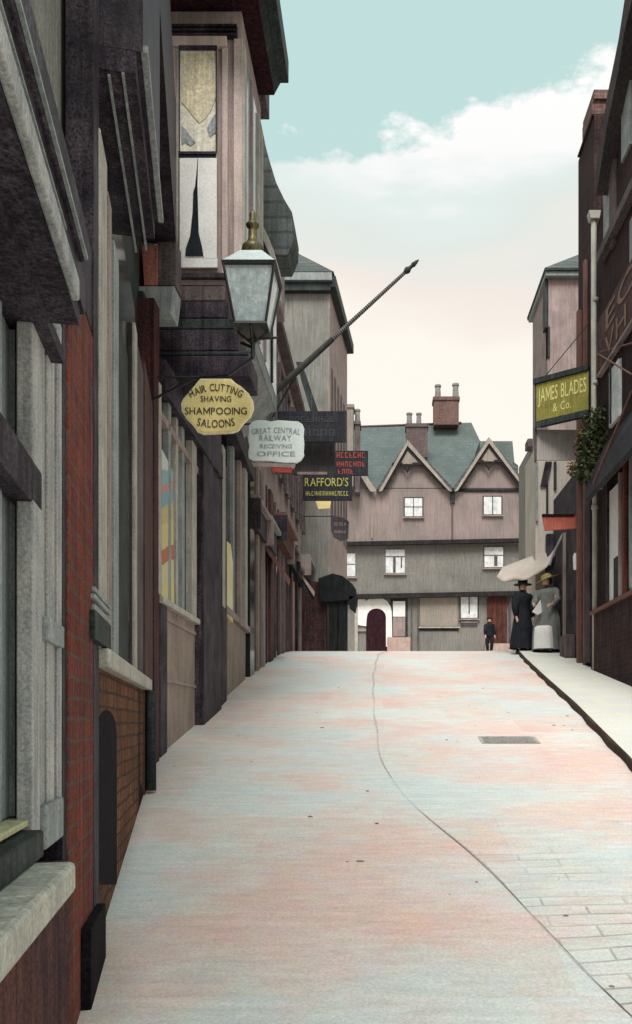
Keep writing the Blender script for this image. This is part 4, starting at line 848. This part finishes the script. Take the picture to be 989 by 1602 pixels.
# black awning at the crest, left
d = 22.6; S = thing('shop_awning', 'black shop awning over the last shop on the left at the top of the rise', 'awning', P(520,925,d))
m_ = MB(); m_.prism([P(498,905,d), P(520,897,d), P(536,901,d), P(552,914,d), P(557,922,d), P(556,932,d), P(548,938,d), P(500,942,d)], (0,1.0,0)); m_.build('canopy', blackcl, S)
m_ = MB(); m_.prism([P(546,932,d), P(560,934,d), P(556,958,d), P(547,950,d)], (0,.3,0)); m_.build('valance', blackcl, S)
for px in (521, 536): m_ = MB(); m_.box(KX(px)*d-.12, KX(px)*d+.12, d+.1, d+.5, gz(d)-.05, ZZ(938, d)); m_.build('post', blackcl, S)
m_ = MB(); m_.box(-2.3, KX(510)*d, d+.2, d+1.2, gz(d)-.05, ZZ(908, d)); m_.build('shop_stall', mat('cluttered_stall', (.11,.055,.05), (.04,.03,.035), .9, 5, .7, 30), S)

# gas lantern on its bracket
d = 6.4; L = thing('gas_lantern', 'four-sided gas street lantern with milky glass and tall brass finial on wall bracket', 'lantern', P(390,512,d)); k = d/F
cx, cy = KX(390)*d, d+.17
def frus(mb, w0, w1, y0, y1, n=4, ph=math.pi/4):     # half widths in px at rows y0 (lower) and y1 (upper)
    r2 = math.sqrt(2) if n == 4 else 1; zb_ = ZZ(y0, d); zt_ = ZZ(y1, d)
    mb.lathe((cx, cy, 0), [(w0*k*r2, zb_), (w1*k*r2, zt_)], n, ph=ph)
m_ = MB(); frus(m_, 24, 38, 498, 414); glz = m_.build('glass_panes', lampdk, L)
m_ = MB()
for sx in (-1, 1):
    for sy in (-1, 1):
        m_ = MB(); m_.tube([(cx+sx*24.5*k, cy+sy*24.5*k, ZZ(499, d)), (cx+sx*40*k, cy+sy*40*k, ZZ(413, d))], .011, 6); m_.build('corner_bar', iron, L)
m_ = MB(); frus(m_, 41, 43, 416, 410); m_.build('rim', iron, L, bevel=.004)
m_ = MB(); frus(m_, 27, 26, 502, 497); m_.build('rim', iron, L, bevel=.004)
m_ = MB(); frus(m_, 41, 17, 409.8, 381); m_.build('lantern_roof', lampgl, L)
m_ = MB(); z = lambda y: ZZ(y, d)
m_.lathe((cx, cy, 0), [(13*k,z(383)),(16*k,z(378)),(18*k,z(372)),(17*k,z(366)),(10*k,z(361)),(7*k,z(352)),(7*k,z(343)),(6*k,z(337)),(10*k,z(334)),(11*k,z(331)),(7*k,z(328)),(5*k,z(320)),(6*k,z(315)),(2*k,z(307))], 14); m_.build('finial', brass, L, smooth=True)
m_ = MB(); m_.lathe((cx, cy, 0), [(9*k,z(498)),(10*k,z(480)),(6*k,z(462)),(2*k,z(455))], 10); m_.build('gas_burner', whitep, L)
m_ = MB(); m_.tube([(cx-24*k,cy,z(503)),(cx,cy,z(523)),(cx+24*k,cy,z(503))], .01); m_.tube([(cx,cy-24*k,z(503)),(cx,cy,z(523)),(cx,cy+24*k,z(503))], .01)
m_.tube([(cx,cy,z(520)),(cx,cy,z(545))], .016); m_.tube([(cx,cy,z(528)),(cx-.1,cy+.05,z(516))], .012)
m_.tube([(cx,cy,z(545)),(cx-.2,cy+.05,z(568)),(cx-.5,cy+.2,z(560)),(-1.93,cy+.35,z(585))], .011); m_.tube([(cx-.05,cy,z(516)),(cx+.2,cy,z(512))], .01); m_.build('bracket', iron, L)

# flagpole
dF = 15.0; Fp = thing('flagpole', 'slanting banded flagpole jutting from the left wall over the street against the sky', 'flagpole', P(425,615,dF))
a, b = P(425,618,dF), P(636,424,dF); nseg = 46
m_ = MB(); m_.tube([a.lerp(b, -.02), a.lerp(b, .45)], [.062,.05], 10); m_.build('lower_shaft', stripe, Fp, smooth=False)
m_ = MB(); m2 = MB()
for i in range(nseg):
    t0, t1 = .45+.55*i/nseg, .45+.55*(i+.5)/nseg; t2 = .45+.55*(i+1)/nseg; r = .045-.012*(t0-.45)/.55
    m_.tube([a.lerp(b,t0), a.lerp(b,t1)], r, 8); m2.tube([a.lerp(b,t1), a.lerp(b,t2)], r*.8, 8)
m_.build('dark_bands', stripe, Fp); m2.build('pale_bands', stripel, Fp)
dr_ = (b-a).normalized(); m_ = MB(); m_.tube([b-dr_*.05, b, b+dr_*.04, b+dr_*.08, b+dr_*.14, b+dr_*.16, b+dr_*.24, b+dr_*.3], [.03,.055,.06,.035,.03,.045,.03,.01], 10); m_.build('finial', stripe, Fp, smooth=True)
m_ = MB(); m_.tube([P(421,585,dF), P(421,640,dF)], .09, 8); m_.tube([(-2.3,dF,a.z),(a.x,dF,a.z)], .05); m_.tube([P(462,584,dF)+Vector((0,.1,0)), P(425,650,dF)+Vector((0,.1,0))], .02); m_.build('wall_socket', iron, Fp)

# posters in the left shop windows
zt0, zt1 = FC.Z(260, 945, .02), FC.Z(260, 700, .02)
S = MB(); FC.poly(S, [(253.5,703),(271,738),(272.5,952),(253.5,940)], .004, .055)
o = S.build('poster', postermat('blue_red_yellow_print', [(0,(.62,.52,.22)),(.14,(.55,.50,.30)),(.30,(.45,.14,.07)),(.40,(.58,.50,.22)),(.56,(.50,.42,.2)),(.68,(.20,.36,.42)),(.78,(.55,.25,.2)),(.83,(.25,.42,.46)),(.93,(.60,.62,.58))], zt0-2.75, zt1-2.75-.1)); tag(o, 'tall poster striped blue, red and yellow in the window below the yellow sign', 'poster')
S = MB(); FD.poly(S, [(354.5,846),(361,852),(364.5,880),(364.5,975),(354.5,958)], .004, .055)
o = S.build('poster', mat('cream_yellow_print', (.80,.78,.66), (.74,.62,.22), .6, 2.2, .06, 30, 0)); tag(o, 'narrow cream and yellow paper in the window behind the black pier', 'poster')

# right hand signs
a, b = Vector((2.74, 14.94, 0)), Vector((3.56, 14.35, 0)); U = (b-a).normalized(); Nn = Vector((U.y, -U.x, 0)); Nn = Nn if Nn.y < 0 else -Nn
S = thing('projecting_sign', 'olive yellow signboard with gilt letters James Blades and Co above grey board on right', 'sign', (2.74,14.94,ZZ(672,14.94)))
zt, zb = ZZ(596, 14.94), ZZ(670, 14.94)
def sb(z0, z1, t0, t1, o0, o1, ma, name, L_=1.01):
    m_ = MB(); q = [a+U*t0*L_+Nn*o0, a+U*t1*L_+Nn*o0, a+U*t1*L_+Nn*o1, a+U*t0*L_+Nn*o1]; m_.prism([(p.x,p.y,z0) for p in q], (0,0,z1-z0)); return m_.build(name, ma, S, bevel=.004)
sb(zb, zt, 0, 1, 0, .04, boardg, 'board'); sb(zb+.1, zt-.08, .03, 1, .04, .045, olive, 'face'); sb(zt-.075, zt+.02, -.02, 1, -.02, .08, darkgr, 'top_moulding'); sb(zb-.01, zb+.1, .1, 1, -.02, .07, darkgr, 'bottom_moulding')
mid = a+U*.52
lettering('JAMES BLADES', Vector((mid.x,mid.y,zt-.30))+Nn*.046, U, Vz, Nn, .90, .25, mat('gilt_lettering', (.85,.76,.30), (.7,.62,.26), .6, 20, .2, 60, 0), S)
lettering('& Co.', Vector((mid.x,mid.y,zt-.57))+Nn*.046, U, Vz, Nn, .34, .15, MC['gilt_lettering'], S)
m_ = MB(); m_.tube([(2.86,14.9,zt+.02),(3.64,14.5,ZZ(500,14.5))], .008); m_.build('stay_wire', iron, S)
S = thing('projecting_sign', 'plain mauve-grey signboard hanging directly under the olive yellow signboard', 'sign', P(870,696,14.98))
board(838,905,672,720,14.98,.04,boardm,S); board(837,840,668,722,14.96,.06,mauved,S,'edge')
S = thing('projecting_sign', 'small faded red board over the cream awning on the right', 'sign', P(878,817,15.6))
board(0,0,0,0,15.6,.05,redbd,S,'board',.004,[(849,808),(900,806),(907,816),(904,826),(853,830)]); board(849,899,804,808,15.58,.08,maroon,S,'top_rail')
# black board with big faint letters on the right wall
S = thing('wall_sign', 'big black wall board with faint brown capitals at the right edge above the awning rods', 'sign', (3.6, 12.8, 7.6))
z0 = FR.Z(960, 548, .06); z1 = FR.Z(960, 458, .06)
m_ = MB(); FR.box(m_, 989+70, 934, z0, z1, 0, .06); m_.build('board', mat('red_black_board', (.14,.066,.06), (.06,.035,.038), .7, 4, .7, 50), S)
m_ = MB(); FR.box(m_, 989+70, 934, z0-.04, z0, 0, .08); m_.build('bottom_moulding', mauve, S)
nR = Vector((-1,0,0)); uR = Vector((0,-1,0))
zm = (z0+z1)/2; s0 = FR.Y(955, .07)
lettering('EC', (3.585, FR.Y(968,.07), zm+.21), uR, Vz, nR, 1.5, .34, inkb, S)
lettering('VH', (3.585, FR.Y(962,.07), zm-.21), uR, Vz, nR, 1.2, .34, inkb, S)

# awning frames on the right wall
S = thing('shop_awning', 'dark folded awning with rust-red arms sloping out from the right-hand brick shop', 'awning', (3.5, 12.6, 5.4))
m_ = MB(); m_.prism([(3.63,11.0,6.15),(3.45,11.0,5.75),(3.30,11.0,5.25),(3.36,11.0,5.2),(3.5,11.0,5.6),(3.63,11.0,5.95)], (0,2.6,0)); m_.build('folded_canvas', mat('dark_awning_canvas', (.07,.06,.07), (.04,.038,.045), .9, 3, .4, 40), S)
for (p, q_, ma) in (((989,612,12.2,3.64),(929,757,None,3.32),rod),((975,690,None,3.6),(940,765,None,3.36),palegr)):
    ya = p[3]/KX(p[0]); yb = q_[3]/KX(q_[0])
    m_ = MB(); m_.tube([(p[3],ya,ZZ(p[1],ya)), (q_[3],yb,ZZ(q_[1],yb))], .022, 8); m_.build('arm', ma, S)
ya, yb = 3.6/KX(935), 3.5/KX(989)
m_ = MB(); m_.tube([(3.6,ya,ZZ(553,ya)),(3.5,yb,ZZ(586,yb))], .014); m_.tube([(3.6,ya,ZZ(552,ya)),(3.58,yb,ZZ(534,yb))], .012); m_.build('stay_rod', rod, S)

for (px, py, w_, h_, n) in ((952,668,12,20,130),(944,700,12,22,120)): pass
# cream canvas awning
S = thing('shop_awning', 'sagging cream canvas awning slung over the woman in the straw hat', 'awning', P(820,890,18.2))
nu, nv = 30, 8; vs = []
top_ = [(0,(786,888)),(.3,(812,878)),(.6,(838,868)),(.8,(853,850)),(1,(870,832))]
bot_ = [(0,(777,903)),(.12,(788,911)),(.3,(806,909)),(.5,(824,907)),(.7,(841,899)),(.87,(857,886)),(1,(879,852))]
def cv_(tab, u):
    for (a_, p), (b_, q_) in zip(tab, tab[1:]):
        if u <= b_:
            t = (u-a_)/(b_-a_); return (p[0]+(q_[0]-p[0])*t, p[1]+(q_[1]-p[1])*t)
    return tab[-1][1]
for i in range(nu+1):
    u = i/nu; a_, b_ = cv_(top_, u), cv_(bot_, u)
    for j in range(nv+1):
        v = j/nv; d_ = 19.0-.75*v-.12*math.sin(math.pi*v)+.03*math.sin(u*15+v*9)*v+.03*math.sin(v*14-u*3)
        vs.append(P(a_[0]+(b_[0]-a_[0])*v, a_[1]+(b_[1]-a_[1])*v+.5*math.sin(u*17)*v, d_))
m_ = MB(); m_.add(vs, [(i*(nv+1)+j, (i+1)*(nv+1)+j, (i+1)*(nv+1)+j+1, i*(nv+1)+j+1) for i in range(nu) for j in range(nv)])
cv = m_.build('canvas', cloth, S, smooth=True); sm_ = cv.modifiers.new('thick', 'SOLIDIFY'); sm_.thickness = .012
m_ = MB(); m_.tube([P(899,800,17.3), P(868,862,17.6), P(860,884,17.6)], .03); m_.build('arm', palegr, S)

# ================================================================ PLANTS
def leaves(mb, c, r, n, size, rnd, flat=1):
    for _ in range(n):
        while True:
            v = Vector((rnd.uniform(-1,1), rnd.uniform(-1,1), rnd.uniform(-1,1)))
            if v.length < 1: break
        p = Vector(c)+Vector((v.x*r[0], v.y*r[1], v.z*r[2]))
        a = Vector((rnd.gauss(0,1), rnd.gauss(0,1), rnd.gauss(0,1))).normalized(); b = a.cross(Vector((rnd.gauss(0,1), rnd.gauss(0,1), rnd.gauss(0,1)))).normalized()
        s = size*rnd.uniform(.6, 1.3); mb.add([p-a*s, p-b*s*.5, p+a*s, p+b*s*.5], [(0,1,2,3)])
S = thing('hanging_plant', 'bushy hanging plant with russet leaves on the right wall below the olive signboard', 'plant', (3.35, 14.0, 5.6))
rnd = random.Random(5); m_ = MB()
for (px, py, w_, h_, n) in ((935,662,26,24,330),(925,690,24,28,420),(918,716,18,20,240),(945,690,18,26,220),(905,736,12,14,110),(932,728,14,20,140),(915,745,10,14,80),(948,650,14,14,110)):
    leaves(m_, P(px, py, 13.75), (w_*13.75/F, .22, h_*13.75/F), n, .045, rnd)
m_.build('foliage', leafm, S)
m_ = MB()
for (px, py, w_, h_, n) in ((903,700,6,12,22),(893,730,8,12,40),(908,680,8,8,16)): leaves(m_, P(px, py, 13.75), (w_*13.75/F, .12, h_*13.75/F), n, .04, rnd)
m_.build('russet_leaves', leafr, S)
m_ = MB(); m_.lathe(P(934,742,13.8), [(.03,-.12),(.09,-.1),(.13,0),(.12,.03)], 10); m_.tube([P(934,740,13.8), P(930,700,13.8), P(925,670,13.8)], [.015,.012,.006], 6); m_.tube([P(934,740,13.8), P(945,690,13.8)], [.012,.005], 6); m_.build('basket', rod, S)
S = thing('tree', 'dark small tree seen through the gap right of the gabled house', 'tree', (KX(838)*33, 33, gz(33)))
m_ = MB()
for (px, py, w_, h_, n) in ((840,868,13,14,260),(828,876,9,12,160),(848,856,8,10,120)): leaves(m_, P(px, py, 33), (w_*33/F, .35, h_*33/F), n, .09, rnd)
m_.build('crown', mat('dark_leaf', (.04,.045,.03), (.02,.025,.02), .9, 3, .4, 20, 0), S)
m_ = MB(); m_.tube([(KX(838)*33,33,gz(33)),(KX(838)*33,33,ZZ(880,33)),(KX(842)*33,33,ZZ(865,33))], [.09,.07,.03], 8); m_.build('trunk', beam, S)

# ================================================================ PEOPLE
def person(base, h, label, pose, scale=1, face=math.pi, m_body=skin):
    """one continuous skinned figure, joints scaled to height h; face = heading about z (0 looks along -y)"""
    root = thing('person', label, 'person', base)
    me = bpy.data.meshes.new('body'); J_ = pose; names = list(J_['p']); idx = {n: i for i, n in enumerate(names)}
    rot = Matrix.Rotation(face, 3, 'Z')
    me.from_pydata([rot@(Vector(J_['p'][n][0])*h) for n in names], [(idx[a], idx[b]) for a, b in J_['e']], []); me.update()
    o = bpy.data.objects.new('body', me); scene.collection.objects.link(o); o.parent = root; ORG[o.name] = tuple(base)
    o.modifiers.new('skin', 'SKIN'); 
    for i, n in enumerate(names):
        r = J_['p'][n][1]*h; me.skin_vertices[0].data[i].radius = (r, r*.8 if 'ch' in n or 'pel' in n else r)
        me.skin_vertices[0].data[i].use_root = (n == 'pel')
    sb_ = o.modifiers.new('sub', 'SUBSURF'); sb_.levels = 2; sb_.render_levels = 2
    me.materials.append(m_body)
    for n, c_ in (('eye', [(-.017,-.052,.945),(.017,-.052,.945)]),):
        m_ = MB()
        for c in c_:
            m_.lathe(Vector(base)+rot@(Vector(c)*h), [(.001,-.008*h),(.006*h,-.004*h),(.007*h,0),(.006*h,.004*h),(.001,.008*h)], 8)
        m_.build('eyes', inkd, root)
    return root, o, rot
def std(lean=0, arm=((.13,-.02,.62),(.14,-.06,.49),(.14,-.08,.43)), arm2=((-.13,-.02,.62),(-.14,-.06,.49),(-.14,-.08,.43)), step=.02):
    p = {'pel': ((0,0,.53),.085), 'ch1': ((0,0,.63),.075), 'ch2': ((0,.005-lean,.74),.095), 'neck': ((0,-lean,.84),.032), 'head0': ((0,-.008-lean,.885),.05), 'head1': ((0,-.01-lean,.935),.063), 'head2': ((0,-.005-lean,.985),.045),
         'nose': ((0,-.072-lean,.925),.010),
         'shL': ((.095,0-lean,.80),.042), 'elL': (arm[0],.028), 'wrL': (arm[1],.019), 'haL': (arm[2],.018), 'fgL': ((arm[2][0]+.002,arm[2][1]-.015,arm[2][2]-.04),.008), 'thL': ((arm[2][0]-.02,arm[2][1]-.015,arm[2][2]-.01),.007),
         'shR': ((-.095,0-lean,.80),.042), 'elR': (arm2[0],.028), 'wrR': (arm2[1],.019), 'haR': (arm2[2],.018), 'fgR': ((arm2[2][0]-.002,arm2[2][1]-.015,arm2[2][2]-.04),.008), 'thR': ((arm2[2][0]+.02,arm2[2][1]-.015,arm2[2][2]-.01),.007),
         'hiL': ((.052,0,.49),.058), 'knL': ((.055,-step,.27),.036), 'anL': ((.057,step*.5,.045),.024), 'toL': ((.062,-.07,.018),.02),
         'hiR': ((-.052,0,.49),.058), 'knR': ((-.055,step,.27),.036), 'anR': ((-.057,step,.045),.024), 'toR': ((-.062,-.05+step,.018),.02)}
    e = [('pel','ch1'),('ch1','ch2'),('ch2','neck'),('neck','head0'),('head0','head1'),('head1','head2'),('head1','nose'),('ch2','shL'),('shL','elL'),('elL','wrL'),('wrL','haL'),('haL','fgL'),('haL','thL'),
         ('ch2','shR'),('shR','elR'),('elR','wrR'),('wrR','haR'),('haR','fgR'),('haR','thR'),('pel','hiL'),('hiL','knL'),('knL','anL'),('anL','toL'),('pel','hiR'),('hiR','knR'),('knR','anR'),('anR','toR')]
    return {'p': p, 'e': e}
def gown(base, h, rot, prof, ma, root, name='dress', wob=.05, sy=.8, n=28, off=(0,0)):
    m_ = MB(); vs = []; c = Vector(base)
    for r, z, *s in prof:
        ox = s[0] if s else 0
        for i in range(n):
            t = 2*math.pi*i/n; w_ = 1+wob*math.sin(7*t+z*3)*max(0, (.8-z))
            vs.append(c+rot@Vector(((r*w_*math.cos(t)+off[0])*h, (r*w_*sy*math.sin(t)+ox+off[1])*h, z*h)))
    k = len(prof); m_.add(vs, [(i*n+j, i*n+(j+1)%n, (i+1)*n+(j+1)%n, (i+1)*n+j) for i in range(k-1) for j in range(n)]+[tuple(range((k-1)*n, k*n))])
    return m_.build(name, ma, root, smooth=True)
def sleeve(base, h, rot, pts, rs, ma, root, name='sleeve'):
    m_ = MB(); m_.tube([Vector(base)+rot@(Vector(p)*h) for p in pts], [r*h for r in rs], 10); return m_.build(name, ma, root, smooth=True)

# woman in grey under the cream awning
yb_ = 17.8; base = (KX(856)*yb_, yb_, gz(yb_)+.09); h = 1.62; pz = std(.01, arm=((.15,-.03,.66),(.12,-.16,.60),(.09,-.20,.59)), arm2=((-.15,-.03,.66),(-.13,-.17,.62),(-.10,-.21,.61)))
root, bo, rot = person(base, h, 'woman in long grey dress, white apron and straw hat standing on the pavement', pz, face=R(-30))
gown(base, h, rot, [(.205,.02),(.20,.12),(.19,.28),(.175,.42),(.15,.53),(.115,.61),(.125,.70),(.145,.77),(.135,.81),(.08,.84),(.045,.855)], gdress, root, 'grey_dress', .08)
gown(base, h, rot, [(.135,.03),(.13,.12),(.125,.22),(.115,.31),(.085,.33)], whitep, root, 'apron', .08, .55, off=(-.0,-.15))
for sg, pts in ((1, ((.08,0,.805),(.11,-.005,.775),(.155,-.02,.67),(.125,-.14,.61))), (-1, ((-.08,0,.805),(-.11,-.005,.775),(-.155,-.02,.67),(-.13,-.15,.63)))):
    sleeve(base, h, rot, pts, (.06,.068,.05,.032), gdress, root)
m_ = MB(); m_.prism([P(833,957,17.55), P(846,938,17.55), P(848,958,17.55), P(842,962,17.55)], (0,.03,0)); tag(m_.build('paper', whitep), 'white folded paper held out by the woman in grey', 'paper')
m_ = MB(); cc = Vector(base)+rot@Vector((0,-.01*h,.965*h)); tl = Matrix.Rotation(R(-20), 3, 'Y')
tmp = MB(); tmp.lathe((0,0,0), [(.05,-.012),(.25,-.014),(.255,-.004),(.12,.01),(.115,.07),(.09,.10),(.02,.11)], 20); m_.add([cc+tl@Vector(v) for v in tmp.v], tmp.f); m_.build('straw_hat', straw, root, smooth=True)
m_ = MB(); cc = Vector(base)+rot@Vector((0,.045*h,.94*h)); m_.lathe(cc, [(.02,-.08),(.07,-.06),(.085,0),(.07,.05),(.02,.07)], 12); m_.build('hair', hair, root, smooth=True)
# person in black
yb_ = 18.4; base = (KX(818)*yb_, yb_, gz(yb_)+.09); h = 1.50
root, bo, rot = person(base, h, 'person in long black clothes and dark hat standing behind the woman in grey', std(.0), face=R(20))
gown(base, h, rot, [(.20,.015),(.19,.15),(.165,.3),(.14,.45),(.11,.55),(.095,.62),(.115,.70),(.14,.77),(.13,.81),(.08,.84),(.045,.86)], bdress, root, 'black_dress')
for sg in (1,-1): sleeve(base, h, rot, ((sg*.08,0,.805),(sg*.105,0,.775),(sg*.14,-.02,.63),(sg*.142,-.06,.49)), (.06,.068,.055,.035), bdress, root)
m_ = MB(); m_.lathe(Vector(base)+Vector((0,0,.97*h)), [(.05,-.012),(.20,-.012),(.20,0),(.11,.01),(.11,.10),(.09,.12),(.01,.125)], 18); m_.build('black_hat', blackcl, root, smooth=True)
m_ = MB(); m_.lathe(Vector(base)+Vector((0,.07,.93*h)), [(.02,-.08),(.07,-.06),(.085,0),(.07,.05),(.02,.06)], 12); m_.build('hair', hair, root, smooth=True)
# distant figure
yb_ = 35.0; base = (KX(766)*yb_, yb_, gz(yb_)-.02); h = 1.45
root, bo, rot = person(base, h, 'small dark-suited figure with a cap walking near the arched brown door', std(0, step=.05), face=R(10), m_body=skin)
gown(base, h, rot, [(.115,.46),(.12,.52),(.11,.60),(.12,.72),(.135,.78),(.13,.81),(.08,.84),(.045,.855)], bdress, root, 'jacket', 0)
for sg in (1,-1): sleeve(base, h, rot, ((sg*.08,0,.805),(sg*.105,0,.775),(sg*.145,-.02,.62),(sg*.15,-.06,.50)), (.055,.065,.045,.034), bdress, root)
for sg in (1,-1): sleeve(base, h, rot, ((sg*.052,0,.52),(sg*.058,-sg*.05,.27),(sg*.06,sg*.02,.05)), (.068,.055,.042), bdress, root, 'trouser_leg')
m_ = MB(); m_.lathe(Vector(base)+Vector((0,0,.965*h)), [(.09,-.03),(.12,0),(.11,.04),(.03,.06)], 14); m_.build('cap', blackcl, root, smooth=True)

# goods outside the right-hand shop
S = thing('display_table', 'low grey stall draped with pale aqua cloth outside the dark shop on the right', 'table', (3.45, 16.4, gz(16.4)+.14))
yq = 16.3
m_ = MB(); m_.box(KX(884)*yq, KX(924)*yq, yq, yq+.5, gz(yq)+.1, ZZ(992, yq)); m_.build('tabletop', mauved, S, bevel=.02)
m_ = MB(); m_.prism([P(902,990,yq-.02), P(908,970,yq-.02), P(912,972,yq-.02), P(919,966,yq-.02), P(920,994,yq-.02), P(912,996,yq-.02), P(906,993,yq-.02)], (0,.3,0)); m_.build('draped_cloth', aqua, S, bevel=.01)
yq = 15.45
for i, (x, y, w_, h_, ma, nm, lb) in enumerate(((905,848,4,8,whitep,'hanging_garment','topmost small white garment hung on the dark shopfront'),(906,858,5,10,redbd,'hanging_garment','small red garment hung on the dark shopfront'),(902,878,10,26,whitep,'hanging_garment','largest white garment hung on the dark shopfront'),(908,912,5,10,curtain,'hanging_garment','small white garment below the largest white one'),(908,930,5,13,curtain,'hanging_garment','lowest white garment hung on the dark shopfront'),(918,952,6,22,cloth,'hanging_garment','pinkish garment hung beside the pale aqua cloth'))):
    k = yq/F; m_ = MB(); p = P(x, y, yq); w2 = w_*k/2; h2 = h_*k/2
    m_.prism([p+Vector((-w2*.6,0,h2)), p+Vector((w2*.6,0,h2)), p+Vector((w2,0,h2*.6)), p+Vector((w2*.8,0,-h2)), p+Vector((-w2*.8,0,-h2)), p+Vector((-w2,0,h2*.6))], (0,.04,0))
    tag(m_.build(nm, ma), lb, 'garment', 'garments hung on the dark shopfront')

rnd = random.Random(19); m_ = MB()
for i in range(60):
    y = rnd.uniform(2.6, 17); k = interp(KERB, y); x = rnd.uniform(-.19*y if y < 7 else -1.9, k-.1)
    r = rnd.choice([.003,.004,.005,.006,.010]); 
    m_.lathe((x, y, gz(y)), [(r*1.3,0),(r,r*.6),(r*.3,r*.9)], 6, sx=rnd.uniform(.7,2.2))
g2 = m_.build('grit', mat('dark_grit', (.30,.26,.23), (.18,.16,.14), .9, 10, .3, 40)); g2['kind'] = 'stuff'; tag(g2, 'dark specks of grit scattered over the pale street', 'grit')
